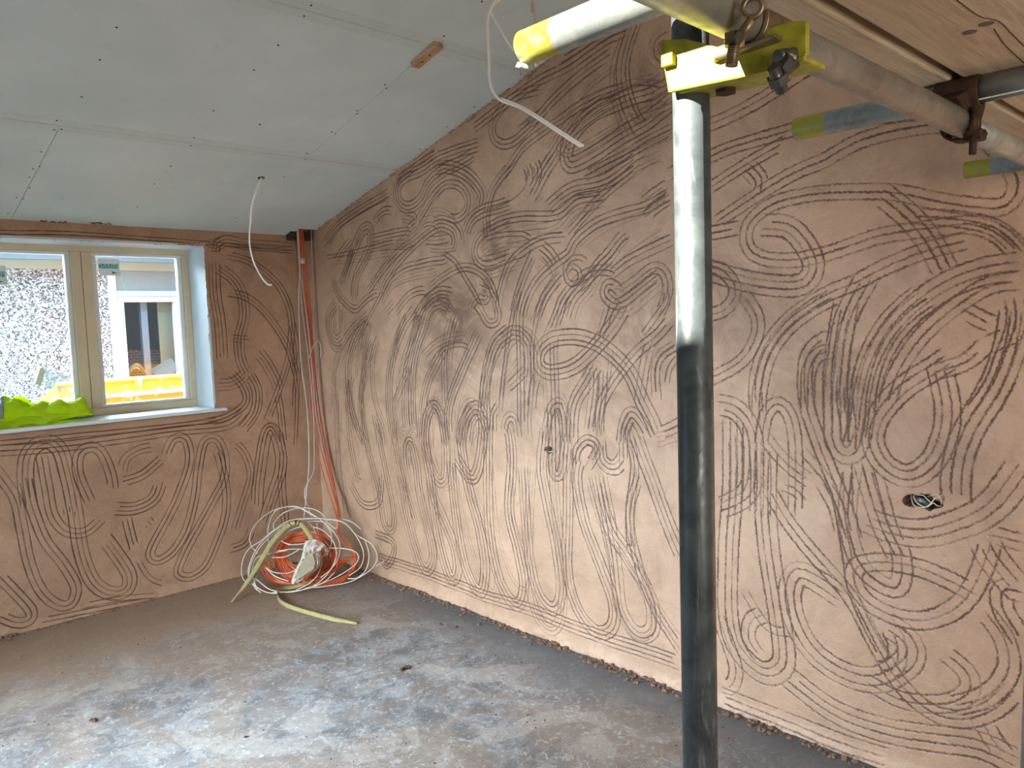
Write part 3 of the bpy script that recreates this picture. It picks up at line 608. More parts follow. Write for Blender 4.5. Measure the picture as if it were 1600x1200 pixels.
# pale tapered strips beside the board joints
tb = MB(); CN = _n(np.array([0, -SL, -1.0]))
for y, wd in ((3.767, .05), (2.650, .05)):
    for s_ in (-1, 1):
        ya, yb = sorted((y+s_*.004, y+s_*wd)); tb.prism([(XL+.1, ya, ceil_z(ya)-.0004), (XW-.01, ya, ceil_z(ya)-.0004), (XW-.01, yb, ceil_z(yb)-.0004), (XL+.1, yb, ceil_z(yb)-.0004)], CN*.0003)
tb.build('joint_strip', TAP, ceiling)
scr = [(575,134),(492,294),(402,477),(1373,222),(1253,344),(1054,545),(280,594),(267,640),(303,637),(957,679),(941,718),(204,748),(196,820),(162,832),(145,874),(147,926),(82,973),(115,980),(40,1052),(843,819),(762,907),(678,1020),(1402,872),(1166,1075),(1257,994),(1500,78),(1535,25),(1282,614),(1506,786),(1515,755)]
scr = [(x/3.158, y/3.158) for x, y in scr]+[(400+x/3.158, y/3.158) for x, y in [(927,177),(636,418),(643,435),(498,545),(499,561),(374,650),(393,659),(1306,362),(1170,464),(1077,526),(943,625),(809,735),(682,836),(550,937),(310,1110),(1114,7),(109,222),(18,612)]]
s0 = None
for i, (x, y) in enumerate(scr):
    p = on_ceiling(x, y)
    if s0 is None:
        q = MB(); q.tube([(0, 0, 0), tuple(CN*.0012)], .0042, 10); s0 = q.build('screw_head', M_SCREW, ceiling); s = s0
    else:
        s = s0.copy(); SC.collection.objects.link(s); s.parent = ceiling
    s.location = p+CN*.0006
# wall-top mortar smears at the ceiling line by the window
mb_ = MB()
for x0, x1 in ((56, 105), (140, 176)):
    for k in range(26):
        px = random.uniform(x0, x1); p = on_ceiling(px, 345.5+px*.03+random.uniform(-3, 0)); mb_.rock(p+CN*.001, random.uniform(.003, .009), .5)
M_MORT = simple('brown_mortar', hexc(120, 92, 74), .9, var=.3, scale=90, bump=.3)
tag(mb_.build('mortar_smear', M_MORT), 'brown mortar smears on the ceiling edge above the window', 'mortar', kind='stuff')
# ceiling-line mortar along the sloping joint
mb_ = MB()
for k in range(260):
    y = random.uniform(1.95, 4.7); mb_.rock((XW-random.uniform(-.003, .008), y, ceil_z(y)-random.uniform(-.002, .007)), random.uniform(.003, .008), .8)
for (px, py, n_, sp) in ((626, 266, 22, .018), (736, 184, 26, .02), (829, 112, 16, .015), (515, 346, 14, .02)):
    c0 = on(px, py, 0, XW)
    for k in range(n_):
        y = c0[1]+random.gauss(0, sp); mb_.rock((XW-random.uniform(0, .010), y, ceil_z(y)-random.uniform(0, .012)), random.uniform(.004, .010), .8)
tag(mb_.build('mortar_edge', M_PL), 'rough plaster squeezed out along the sloping ceiling line', 'mortar', kind='stuff')

# timber block screwed over the joint
M_PINE = Mat('pine', hexc(190, 160, 125), .6); nn = M_PINE.noise(6, 5, .6, stretch=(1, 1, 1)); wv = M_PINE.noise(90, 3, .6, stretch=(1, .06, .6))
M_PINE.base(M_PINE.mix(M_PINE.ramp(wv, .35, .7), hexc(200, 168, 132), hexc(160, 122, 88))); M_PINE.bump(wv, .2, .003); M_PINE = M_PINE.m
bl = thing('timber_block', 'short offcut of bare timber screwed to the ceiling over a board joint', 'timber block', (2.10, 2.705, ceil_z(2.705)))
ydir = _n(np.array([0, 1, -SL])); b = MB(); b.obox(np.array([2.10, 2.705, ceil_z(2.705)])+CN*.0125, (1, 0, 0), ydir, CN, (.023, .088, .0115)); b.build('block', M_PINE, bl, bevel=.002)
for dy in (-.02, .035):
    b = MB(); c0 = np.array([2.10, 2.705, ceil_z(2.705)])+CN*.0245+ydir*dy; b.tube([c0-CN*.001, c0+CN*.0008], .0045, 10); b.build('screw_head', M_SCREW, bl)

# ------------------------------------------------------------------ window
FY = 5.12
M_CREAM = simple('cream_primed_timber', hexc(222, 204, 172), .5, var=.05, scale=10, bump=.03)
M_WHITE = simple('white_bead', hexc(232, 236, 236), .4, var=.03, scale=10, bump=0)
M_REV = simple('white_reveal_board', hexc(206, 216, 220), .7, var=.04, scale=8, bump=.05)
win = struct(thing('window_1', 'x', 'x', (1.2, FY, WZ0))); 
for k in ('label', 'category'): del win[k]
b = MB(); ft, fd = .045, .07
b.box(WX0, FY, WZ0, WX1, FY+fd, WZ0+.045); b.box(WX0, FY, WZ1-.035, WX1, FY+fd, WZ1+.005)
b.box(WX0, FY+.0005, WZ0+.0452, WX0+ft, FY+fd, WZ1-.0352); b.box(WX1-.042, FY+.0005, WZ0+.0452, WX1, FY+fd, WZ1-.0352)
b.build('window_frame', M_CREAM, win, bevel=.004)
b = MB(); b.box(1.262, FY-.004, WZ0+.045, 1.318, FY+fd, WZ1-.035); b.box(1.3215, FY-.004, WZ0+.045, 1.378, FY+fd, WZ1-.035); b.build('mullion', M_CREAM, win, bevel=.003)
def glass_mat(name):
    m = Mat(name, (1, 1, 1, 1), .02); nt = m.nt; tr = m.N.new('ShaderNodeBsdfTransparent'); gl = m.N.new('ShaderNodeBsdfGlossy'); gl.inputs['Roughness'].default_value = .02
    fr_ = m.N.new('ShaderNodeFresnel'); mx = m.N.new('ShaderNodeMixShader'); tr.inputs[0].default_value = (.96, .98, .98, 1)
    m.L.new(fr_.outputs[0], mx.inputs[0]); m.L.new(tr.outputs[0], mx.inputs[1]); m.L.new(gl.outputs[0], mx.inputs[2])
    m.L.new(mx.outputs[0], m.N['Material Output'].inputs[0]); return m.m
M_GLASS = glass_mat('clear_glass')
for (x0, x1) in ((WX0+ft, 1.262), (1.378, WX1-.042)):
    b = MB(); z0, z1 = WZ0+.045, WZ1-.035; t = .026; y0 = FY+.012; y1 = FY+.06
    b.box(x0, y0, z0, x1, y1, z0+t*.6); b.box(x0, y0, z1-t*.7, x1, y1, z1); b.box(x0, y0+.0005, z0+t*.6+.0002, x0+t, y1, z1-t*.7-.0002); b.box(x1-t, y0+.0005, z0+t*.6+.0002, x1, y1, z1-t*.7-.0002)
    s = b.build('sash', M_WHITE, win, bevel=.004)
    b = MB(); b.box(x0+t*.8, FY+.034, z0+t*.5, x1-t*.8, FY+.038, z1-t*.5); b.build('pane', M_GLASS, s)
# reveals and head lining
b = MB(); b.box(WX1, YW-.001, WZ0, WX1+.0125, FY+.07, WZ1+.012); b.box(WX0-.0125, YW+.01, WZ0, WX0, FY+.07, WZ1+.012); b.box(WX0, YW-.001, WZ1, WX1+.012, FY+.07, WZ1+.0125)
struct(b.build('trim_1', M_REV))
b = MB(); b.box(WX0-.09, YW-.042, WZ0-.022, 2.025, FY+.02, WZ0); 
sill = struct(b.build('trim_2', simple('white_window_board', hexc(225, 230, 230), .35, var=.03, scale=6, bump=0), bevel=.007))
# stickers on the panes
M_STK = simple('white_sticker', hexc(236, 246, 246), .5, var=.03, bump=0); M_TEAL = simple('teal_print', hexc(60, 165, 175), .5, var=.03, bump=0)
M_WTXT = simple('white_print', hexc(200, 240, 242), .5, var=0, bump=0); M_BIRD = simple('dark_print', hexc(70, 76, 84), .5, var=0, bump=0)
def sticker(x0, x1, z0, z1, label):
    y = FY+.0338; t = thing('glass_sticker', label, 'sticker', ((x0+x1)/2, y, z0), 'stickers on the window panes')
    b = MB(); b.prism([(x0+.012, y-.0006, z0), (x1+.004, y-.0006, z0), (x1, y-.0006, z1), (x0, y-.0006, z1), (x0, y-.0006, z0+.03)], (0, .0005, 0)); b.build('paper', M_STK, t)
    h = z1-z0; b = MB(); b.box(x0+.004, y-.0012, z0+h*.42, x1-.006, y-.0007, z0+h*.68); b.build('teal_band', M_TEAL, t)
    cu = bpy.data.curves.new('band_text', 'FONT'); cu.body = 'VELFAC'; cu.size = h*.27; cu.align_x = 'CENTER'; cu.align_y = 'CENTER'; cu.extrude = .0002
    o = bpy.data.objects.new('tmp', cu); SC.collection.objects.link(o); dg = bpy.context.evaluated_depsgraph_get(); me = bpy.data.meshes.new_from_object(o.evaluated_get(dg)); bpy.data.objects.remove(o)
    me.transform(Matrix.Translation(Vector((0, -.0016, h*.55))) @ Matrix.Rotation(math.pi/2, 4, 'X') @ Matrix.Diagonal((-1.25, 1, 1, 1)))
    me.name = 'band_text'; me.materials.clear(); me.materials.append(M_WTXT); o = bpy.data.objects.new('band_text', me); SC.collection.objects.link(o); o.parent = t
    b = MB(); cx, cz = x1-.035, z0+h*.17
    b.prism([(cx-.014, y-.0012, cz+.010), (cx+.002, y-.0012, cz+.004), (cx+.022, y-.0012, cz-.003), (cx, y-.0012, cz-.004), (cx-.012, y-.0012, cz-.010), (cx-.005, y-.0012, cz-.001)], (0, .0004, 0)); b.build('bird_emblem', M_BIRD, t)
sticker(1.420, 1.540, 1.972, 2.074, 'white glass sticker with teal band at the top of the right pane')
sticker(.825, .940, 1.910, 2.018, 'white glass sticker with teal band, cut off by the left edge of the photo')
def film_mat():
    m = Mat('clear_film', (.72, .90, 1.0, 1), .3); tr = m.N.new('ShaderNodeBsdfTransparent'); mx = m.N.new('ShaderNodeMixShader'); mx.inputs[0].default_value = .38
    m.L.new(tr.outputs[0], mx.inputs[1]); m.L.new(m.p.outputs[0], mx.inputs[2]); m.L.new(mx.outputs[0], m.N['Material Output'].inputs[0]); return m.m
M_FILM = film_mat()
for pts, lab in (([(55,600),(63,575),(109,590),(101,618)], 'tilted clear film patch stuck low on the left pane'), ([(234,578),(267,559),(281,577),(251,595)], 'tilted clear film patch stuck low on the right pane')):
    P = [on(x, y, 1, FY+.0335) for x, y in pts]; t = thing('film_patch', lab, 'film patch', P[0], 'film patches on the window panes')
    b = MB(); b.prism(P, (0, -.0005, 0)); b.build('film', M_FILM, t)
    P = np.array(P); e = (P[3]-P[0])*.18; b = MB(); b.prism([P[0], P[1] if lab.find('left') > 0 else P[1], P[1]+(P[2]-P[1])*.18 if False else P[1]+e, P[0]+e], (0, -.0012, 0)); b.build('folded_edge', M_STK, t)

# items on the sill
M_HV = simple('fluorescent_yellow_cloth', (.74, .84, .02, 1), .55, var=.12, scale=25, bump=.1); 
def _cloth():
    m = Mat('fluorescent_yellow_cloth', (.80, .92, .02, 1), .6); n = m.noise(30, 4); col_ = m.mix(m.ramp(n, .3, .7), (.70, .90, .015, 1), (.88, .90, .02, 1)); m.base(col_)
    tl = m.N.new('ShaderNodeBsdfTranslucent'); m.L.new(col_, tl.inputs[0]); mx = m.N.new('ShaderNodeMixShader'); mx.inputs[0].default_value = .65
    m.L.new(m.p.outputs[0], mx.inputs[1]); m.L.new(tl.outputs[0], mx.inputs[2]); m.L.new(mx.outputs[0], m.N['Material Output'].inputs[0]); return m.m
M_HV = _cloth(); M_HVO = simple('orange_lining', (.9, .45, .03, 1), .6)
M_GREYST = simple('grey_reflective_tape', hexc(150, 160, 166), .35, .3); M_GREYBAR = simple('grey_plastic', hexc(112, 120, 128), .4)
b = MB(); b.box(.55, FY-.075, WZ0+.0005, 1.305, FY-.02, WZ0+.036); o = b.build('grey_profile', M_GREYBAR, bevel=.004); tag(o, 'grey plastic profile lying on the sill against the window frame', 'profile')
vest = thing('high_visibility_vest', 'crumpled fluorescent yellow vest thrown on the window sill', 'vest', (.95, 4.98, WZ0))
def sheet(nu, nv, fn, mb, smooth=True):
    V = [fn(i/(nu-1), j/(nv-1)) for j in range(nv) for i in range(nu)]
    F = [(j*nu+i, j*nu+i+1, (j+1)*nu+i+1, (j+1)*nu+i) for j in range(nv-1) for i in range(nu-1)]
    return mb.add(V, F, smooth)
_fn = vnoise((90, 160), 26, 77, 4)
# silhouette of the heap along the sill: top line and bottom line, metres above the sill
_tx = [.52, .66, .74, .80, .86, .93, 1.00, 1.06, 1.11, 1.17, 1.22, 1.27]
_th = [.10, .11, .115, .140, .170, .150, .128, .120, .118, .116, .125, .070]
_bh = [.02, .01, .004, .004, .002, .002, .002, .004, .020, .028, .030, .030]
def vest_fn(u, v):
    x = .54+.72*u; th = np.interp(x, _tx, _th); ends = min(1, u/.04, (1-u)/.04); f = _fn[int(v*89), int(u*159)]-.5
    ang = v*math.pi                                     # from the front foot up over the crest to the back
    yc = FY-.135; ry = .095+.02*math.sin(9*u); bh = np.interp(x, _tx, _bh)
    y = yc-ry*math.cos(ang)*(1+.3*f); z = WZ0+bh+(th-bh)*math.sin(ang)**.75*(1+.55*f)*(.35+.65*ends)
    fold = .012*math.sin(24*u+5*v)*math.sin(ang)+.008*math.sin(46*u-9*v)*math.sin(ang)
    return (x+.01*f, y-abs(f)*.02, max(z+fold, WZ0+.003))
b = MB(); sheet(110, 46, vest_fn, b); b.build('cloth', M_HV, vest, solid=.0006)
b = MB()
def strip_fn(u, v):
    uu = .36+.055*u+.06*(v-.3); p = vest_fn(min(.98, uu), .08+.8*v); n_ = np.array([0, -math.cos(v*math.pi*.8+.3), math.sin(v*math.pi*.8+.3)]); return tuple(np.array(p)+n_*.004)
sheet(6, 40, strip_fn, b); b.build('reflective_strip', M_GREYST, vest, solid=.001)
b = MB()
def lap_fn(u, v):
    uu = .48+.34*u; p = vest_fn(uu, .50+.12*v); return (p[0], p[1]-.018-.035*v, p[2]+.012*math.sin(7*u)*(1-v)+.006-.045*v*(.6+.4*math.sin(10*u)))
sheet(40, 12, lap_fn, b); b.build('collar_fold', M_HV, vest, solid=.002)
b = MB()
def flap_fn(u, v):
    x = .70+.50*u; drop = np.interp(u, [0, .15, .35, .5, .62, .8, 1], [.025, .060, .064, .040, .048, .02, .0]); f = _fn[int(v*40), int(u*159)]-.5
    return (x, FY-.20-.062*v-.012*math.sin(12*u), WZ0+.062-drop*v+.014*f+.006*math.sin(19*u))
sheet(60, 14, flap_fn, b); b.build('front_flap', M_HV, vest, solid=.002)
b = MB(); sheet(14, 14, lambda u, v: (1.225+.05*math.sin(u*math.pi)*math.cos(v*2.6-1.3), FY-.06-.05*math.cos(u*math.pi), WZ0+.075+.035*math.sin(v*2.6-1.3)+.006*math.sin(9*u)), b); b.build('sleeve_end', M_HV, vest, solid=.002)
M_SCRAP = simple('torn_white_film', hexc(200, 214, 226), .35, var=.3, scale=120, bump=.4)
M_BLUE = simple('blue_print', hexc(90, 120, 190), .4, var=.3, scale=120)
for (px, py, wd, mt, lab) in ((41, 663, .055, M_BLUE, 'torn scrap of blue and white film in front of the vest'), (134, 651, .045, M_SCRAP, 'torn scrap of white film on the sill beside the mullion')):
    c0 = on(px, py, 2, WZ0+.006); b = MB()
    sheet(9, 6, lambda u, v: (c0[0]+(u-.5)*wd*2, c0[1]+(v-.5)*.05, WZ0+.003+random.uniform(0, .012)), b, False)
    o = b.build('film_scrap', mt, origin=c0, solid=.0006); tag(o, lab, 'film scrap')
crumbs = MB()
for k in range(26):
    crumbs.rock((random.uniform(1.3, 1.93), random.uniform(YW-.02, FY-.03), WZ0+.001), random.uniform(.0012, .003))
tag(crumbs.build('sill_grit', M_MORT), 'specks of plaster grit scattered over the white window board', 'grit', kind='stuff')

# ------------------------------------------------------------------ outside
GR = -.12
m = Mat('pebble_dash', (.6, .6, .58, 1), .8); v = m.vor(85); n = m.noise(80, 3)
rgb = m.N.new('ShaderNodeSeparateColor'); m.L.new(v.outputs['Color'], rgb.inputs[0])
c = m.mix(m.ramp(rgb.outputs[0], .25, .6), hexc(112, 112, 112), hexc(186, 192, 202)); c = m.mix(m.ramp(rgb.outputs[1], .80, .84), c, hexc(70, 66, 64)); c = m.mix(m.ramp(v.outputs['Distance'], .5, .9), c, hexc(92, 94, 98))
m.base(c); m.bump(m.mul(v.outputs['Distance'], -1.0), .6, .012)
NY = 7.6; NX0, NX1, NZ0, NZ1 = 2.16, 2.95, .95, 2.17
bung = thing('bungalow', 'pebble-dashed bungalow wall seen through the window', 'building', (2.0, NY, GR))
b = MB(); b.box(-3, NY, GR, NX0, NY+.25, 2.2); b.box(NX1, NY, GR, 6, NY+.25, 2.2); b.box(NX0, NY, GR, NX1, NY+.25, NZ0); b.build('wall', m.m, bung)
M_SOF = simple('grey_soffit', hexc(150, 158, 152), .6, var=.06, scale=6, bump=0); M_FAS = simple('pale_fascia', hexc(120, 152, 182), .45, var=.03, bump=0)
b = MB(); b.box(-3, NY-.02, 2.195, 6, NY+.02, 2.27); b.build('soffit', M_SOF, bung)
b = MB(); b.box(-3, NY-.10, 2.27, 6, NY+.1, 2.42); b.build('fascia', M_FAS, bung)
b = MB(); b.prism([(-3, NY-.2, 2.42), (6, NY-.2, 2.42), (6, NY+2.4, 3.3), (-3, NY+2.4, 3.3)], (0, 0, .06)); b.build('roof', simple('grey_tiles', hexc(110, 100, 96), .8, scale=20), bung)
M_UPVC = simple('white_upvc', hexc(176, 188, 194), .35, var=.02, bump=0)
b = MB(); t = .07; e_ = .0006; b.box(NX0, NY-.02, NZ0+t+e_, NX0+t, NY+.06, NZ1); b.box(NX1-t, NY-.02, NZ0+t+e_, NX1, NY+.06, NZ1); b.box(NX0+t+e_, NY-.02, 1.955, NX1-t-e_, NY+.06, 2.01); b.box(NX0, NY-.02, NZ0, NX1, NY+.06, NZ0+t)
b.box(NX0+t+e_, NY-.035, NZ0+t+e_, NX0+t+.05, NY+.03, 1.904); b.box(NX1-t-.16, NY-.035, NZ0+t+e_, NX1-t-.10, NY+.03, 1.904); b.box(NX0+t+e_, NY-.035, 1.905, NX1-t-.1, NY+.03, 1.9545)
nw = b.build('window_frame', M_UPVC, bung, bevel=.006)
b = MB(); b.box(NX0+.03, NY+.02, NZ0+.03, NX1-.03, NY+.026, 1.98); b.build('pane', M_GLASS, nw)
b = MB(); b.box(NX0+.02, NY+.0, 2.005, NX1-.02, NY+.03, NZ1+.03); b.build('top_panel', simple('grey_top_panel', hexc(120, 132, 138), .3, var=.05, bump=0), nw)
b = MB(); b.box(NX0-.05, NY-.05, NZ0-.05, NX1+.05, NY+.1, NZ0); b.build('sill', M_UPVC, nw, bevel=.006)
# room behind the bungalow window: curtain; post and bricks built in as glass reflections
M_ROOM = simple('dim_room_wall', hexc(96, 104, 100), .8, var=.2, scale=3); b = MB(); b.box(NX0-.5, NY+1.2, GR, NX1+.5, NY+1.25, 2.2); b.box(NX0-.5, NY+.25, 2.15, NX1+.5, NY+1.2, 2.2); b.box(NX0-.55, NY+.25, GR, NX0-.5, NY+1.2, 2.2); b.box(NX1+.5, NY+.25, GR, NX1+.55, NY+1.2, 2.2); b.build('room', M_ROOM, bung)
b = MB(); b.box(2.46, NY+.10, NZ0, 2.52, NY+.16, 1.93); b.build('reflected_post', simple('reflected_blue_grey', hexc(140, 156, 190), .5, var=.05, bump=0), bung)
m = Mat('red_brick', (.3, .1, .08, 1), .8); br = m.N.new('ShaderNodeTexBrick'); br.inputs['Color1'].default_value = hexc(120, 50, 40); br.inputs['Color2'].default_value = hexc(90, 38, 32); br.inputs['Mortar'].default_value = hexc(170, 160, 150); br.inputs['Scale'].default_value = 9
mp = m.N.new('ShaderNodeMapping'); mp.inputs['Rotation'].default_value = (math.pi/2, 0, 0); m.L.new(m.co(), mp.inputs[0]); m.L.new(mp.outputs[0], br.inputs[0]); m.base(br.outputs[0])
b = MB(); b.box(NX0-.2, NY+.6, GR, NX1+.2, NY+.7, 1.46); b.build('reflected_brick_wall', m.m, bung)
b = MB(); b.box(2.62, NY+.12, NZ0, NX1-.02, NY+.14, 1.95); b.build('blind', simple('grey_green_blind', hexc(142, 152, 142), .6, var=.05, scale=4, bump=0), bung)
b = MB(); sheet(14, 10, lambda u, v: (2.30+.16*u, NY+.10+.05*math.sin(6*v), 1.22+.12*math.sin(u*math.pi)*math.sin(v*math.pi*.5+.6)), b); b.build('net_curtain', simple('white_net', hexc(205, 212, 216), .6, bump=0), bung, solid=.003)
m = simple('concrete_path', hexc(92, 92, 92), .8, var=.15, scale=5); b = MB(); b.box(-8, YW+.4, GR-.1, 10, 20, GR); o = struct(b.build('ground', m))
b = MB(); b.box(-5.8, -1.5, GR, -5.5, 7.0, 5.3); struct(b.build('sun_block_wall', simple('sun_block_render', hexc(150, 146, 140), .9)))  # unseen wall added to keep the sun out of the left door
# orange skip
SKY_ = 6.3
sk = thing('builders_skip', 'orange steel skip standing outside below the window', 'skip', (1.9, SKY_+.5, GR))
m = Mat('chipped_orange_paint', (.85, .42, .05, 1), .5); n1 = m.noise(9, 6, .7, dist=.5); m.base(m.mix(m.ramp(n1, .56, .62), (.85, .40, .03, 1), hexc(226, 206, 176))); m.bump(n1, .2, .004); M_SK = m.m
b = MB(); x0, x1, y0, y1, zt = 1.40, 3.3, SKY_, SKY_+1.0, 1.265
P = [(x0+.25, y0+.12, GR), (x1-.25, y0+.12, GR), (x1, y0, zt), (x0, y0, zt)]
for V in ([P[0], P[1], P[2], P[3]],): b.prism(V, (0, .02, 0))
b.prism([(x0+.25, y1-.12, GR), (x1-.25, y1-.12, GR), (x1, y1, zt-.25), (x0, y1, zt-.25)], (0, -.02, 0)); b.prism([(x0, y0, zt), (x0, y1, zt-.25), (x0+.25, y1-.12, GR), (x0+.25, y0+.12, GR)], (.02, 0, 0)); b.prism([(x1, y0, zt), (x1, y1, zt-.25), (x1-.25, y1-.12, GR), (x1-.25, y0+.12, GR)], (-.02, 0, 0)); b.box(x0+.25, y0+.12, GR, x1-.25, y1-.12, GR+.03)
b.build('body', M_SK, sk)
b = MB(); b.box(x0-.02, y0-.03, zt-.125, x1+.02, y0+.01, zt-.10); b.build('rail', simple('pale_orange_rail', (.95, .72, .35, 1), .4, bump=0), sk)
for k in range(5):
    xx = x0+.12+k*.41; b = MB(); b.box(xx, y0-.02, zt-.10, xx+.05, y0+.01, zt-.005); b.build('rib', M_SK, sk)
b = MB(); b.tube([(x0, y0, zt), (x1, y0, zt)], .018, 10); b.build('rim', M_SK, sk)

# ------------------------------------------------------------------ scaffold
def galv(name, a, b_, rough, extra=None, metal=.75):
    m = Mat(name, a, rough, metal); n1 = m.noise(14, 5, .6, dist=.7); n2 = m.noise(70, 4, .7)
    c = m.mix(m.ramp(n1, .35, .68), a, b_); c = m.mix(m.mul(m.ramp(n2, .6, .75), .5), c, hexc(90, 84, 74)); m.cc = c
    m.base(c); m.rough(m.ramp(n2, .3, .7, rough-.08, rough+.15)); m.bump(n2, .12, .002); return m
M_GALV = galv('galvanised_steel', hexc(140, 142, 138), hexc(176, 176, 170), .42, metal=.55).m
# the standard is a darker, plaster-smeared pole; smears strengthened to paint its reflected streak
m = galv('dark_grey_steel', hexc(58, 67, 71), hexc(92, 103, 107), .42, metal=.25)
n = m.noise(11, 5, .7, stretch=(3, 3, .55), dist=1.0); m.base(m.mix(m.mul(m.ramp(n, .55, .66), .55), m.cc, hexc(150, 162, 172)))
M_POLE = m.m
def yellow_end(name, ax, pos, ln, sign):
    m = galv(name, hexc(140, 150, 150), hexc(182, 186, 182), .4, metal=.5); sep = m.N.new('ShaderNodeSeparateXYZ'); m.L.new(m.co(), sep.inputs[0])
    n = m.noise(22, 4, .6); v = m.mul(m.mul(sep.outputs[ax], sign), m.mul(n, .05), 'ADD')
    f = m.ramp(v, sign*pos-ln+.025, sign*pos-ln+.032)
    m.base(m.mix(f, m.cc, m.mix(m.ramp(m.noise(24, 5, .7), .50, .62), (.47, .45, .05, 1), hexc(158, 164, 140)))); 
    return m.m
R0 = .02415; AY, AZ = .492, 1.947; CZ = 2.0
pole = thing('scaffold_standard', 'upright scaffold pole in front of the scratched wall', 'scaffold pole', (.878, .580, 0))
b = MB(); b.pipe((.878, .580, .012), (.903, .5935, 2.62), R0, R0-.004, 56); b.build('pole', M_POLE, pole)
b = MB(); b.box(.878-.075, .58-.075, 0, .878+.075, .58+.075, .006); b.tube([(.878, .58, .006), (.878, .58, .05)], .018, 20); b.build('base_plate', M_GALV, pole)
rp = thing('scaffold_standard', 'pale upright scaffold pole cut off by the right edge of the photo', 'scaffold pole', (1.056+.022, .230, 0)); ORG[rp.name] = np.array([1.078, .230, 0])
b = MB(); b.pipe((1.078, .236, .0), (1.083, .210, 1.90), R0, R0-.004, 40); b.build('pole', M_GALV, rp)
led = thing('scaffold_ledger', 'long grey scaffold tube running from the coupler above the pole to the rusty coupler', 'scaffold tube', (.3, AY, AZ))
b = MB(); b.pipe((-.9, AY, AZ), (1.672, AY, AZ), R0, R0-.004, 48); b.build('tube', M_GALV, led)
led2 = thing('scaffold_ledger', 'grey scaffold tube carrying on to the right behind the rusty coupler', 'scaffold tube', (1.75, .512, 1.957))
b = MB(); b.pipe((1.70, .512, 1.957), (2.55, .512, 1.957), R0, R0-.004, 48); b.build('tube', M_GALV, led2)
for (X, yend, lab, z) in ((.815, .815, 'scaffold tube with sunlit yellow end beside the upright pole', 1.9965), (1.65, .817, 'scaffold tube with worn yellow end under the middle of the boards', 2.001), (2.55, .748, 'short-looking scaffold tube with yellow end nearest the right wall', 1.998)):
    t = thing('scaffold_transom', lab, 'scaffold tube', (X, yend, z), 'cross tubes under the boards')
    b = MB(); b.pipe((X, -1.2, z), (X, yend, z), R0, R0-.004, 48)
    o = b.build('tube', None, t); o.data.materials.append(yellow_end('yellow_tipped_steel', 1, 0.0, .075, 1))
# couplers
M_YEL = simple('yellow_painted_steel', (.34, .33, .03, 1), .5, .1, var=.3, scale=60, bump=.2)
M_BRONZE = simple('worn_brown_steel', hexc(128, 112, 88), .4, .6, var=.3, scale=60, bump=.2)
M_RUST = simple('rusty_steel', hexc(66, 44, 30), .7, .4, var=.4, scale=50, bump=.4)
M_DKST = simple('dark_bolt_steel', hexc(96, 96, 92), .38, .7, var=.3, scale=80, bump=.2)
cp = thing('scaffold_coupler', 'yellow painted coupler clamping the upright pole to the tube above', 'coupler', (.90, .55, 1.92))
pc = np.array([.896, .590, 1.924])
b = MB(); b.ring(pc, (0, 0, 1), R0+.0075, R0+.001, .062, n=44); 
# saddle plate on the camera side running past the ledger
pl = [(.862, .615, 1.962), (.858, .600, 1.890), (.861, .50, 1.884), (.868, .43, 1.886), (.872, .418, 1.892), (.872, .418, 1.930), (.868, .44, 1.935), (.862, .53, 1.930), (.860, .575, 1.952)]
b.build('band', M_YEL, cp, bevel=.002); b = MB(); b.prism(pl, (.006, 0, 0)); b.build('side_plate', M_YEL, cp, bevel=.003)
b = MB(); b.prism([(.866, .59, 1.896), (.868, .42, 1.892), (.868, .42, 1.886), (.866, .59, 1.888)], (.055, 0, 0)); b.build('lower_lip', M_YEL, cp, bevel=.002)
b = MB(); b.box(.852, .588, 1.922, .862, .606, 1.938); b.build('lug', M_YEL, cp, bevel=.002)
ac = np.array([.895, AY, AZ])
b = MB(); b.ring(ac, (1, 0, 0), R0+.0075, R0+.0008, .066, a0=math.radians(75), a1=math.radians(330), n=30, up=(0, 0, 1)); b.build('ledger_cradle', M_BRONZE, cp, bevel=.002)
b = MB(); b.prism([(.852, AY-.045, AZ-.026), (.852, AY+.035, AZ-.030), (.865, AY+.045, AZ-.032), (.930, AY+.02, AZ-.034), (.930, AY-.045, AZ-.030)], (0, 0, -.006)); b.build('flange', M_BRONZE, cp, bevel=.003)
c0 = on(1148, 66, 1, .475); b = MB(); b.hexa(c0+(0, 0, .003), (0, 0, 1), .0125, .013); b.build('nut', M_BRONZE, cp); b = MB(); b.ring(c0+(0, 0, -.005), (0, 0, 1), .0145, .0065, .0025); b.build('washer', M_BRONZE, cp)
c1 = on(1143, 102, 1, .478); b = MB(); b.tube([c0, c1], .0062, 14)
for k in range(9): q = c0+(c1-c0)*(.25+.75*k/8); b.ring(q, c1-c0, .0072, .0055, .0012, n=14)
b.build('bolt', M_BRONZE, cp)
c0 = on(1176, 12, 1, .445); b = MB(); b.ring(c0, (1, .5, .1), .0125, .0075, .008); b.tube([c0+(0, .0, -.012), c0+(0, .02, -.03)], .006, 10); b.build('eye_bolt', M_BRONZE, cp)
q0 = on(1222, 92, 1, .43); b = MB(); b.tube([on(1215, 88, 1, .44), on(1238, 84, 1, .435), on(1240, 100, 1, .435), on(1222, 114, 1, .44)], .0075, 12); b.hexa(on(1224, 100, 1, .436), (1, -.2, -.4), .012, .012); b.build('swing_bolt', M_DKST, cp)
b = MB(); b.tube([on(1208, 105, 1, .436), on(1222, 142, 1, .436)], .0072, 14); b.hexa(on(1216, 124, 1, .436), on(1222, 142, 1, .436)-on(1208, 105, 1, .436), .0125, .010); b.build('bolt', M_DKST, cp)
q0 = on(1134, 140, 0, .90); b = MB(); b.hexa(q0, (0, 0, 1), .014, .010); b.build('lower_nut', M_RUST, cp)
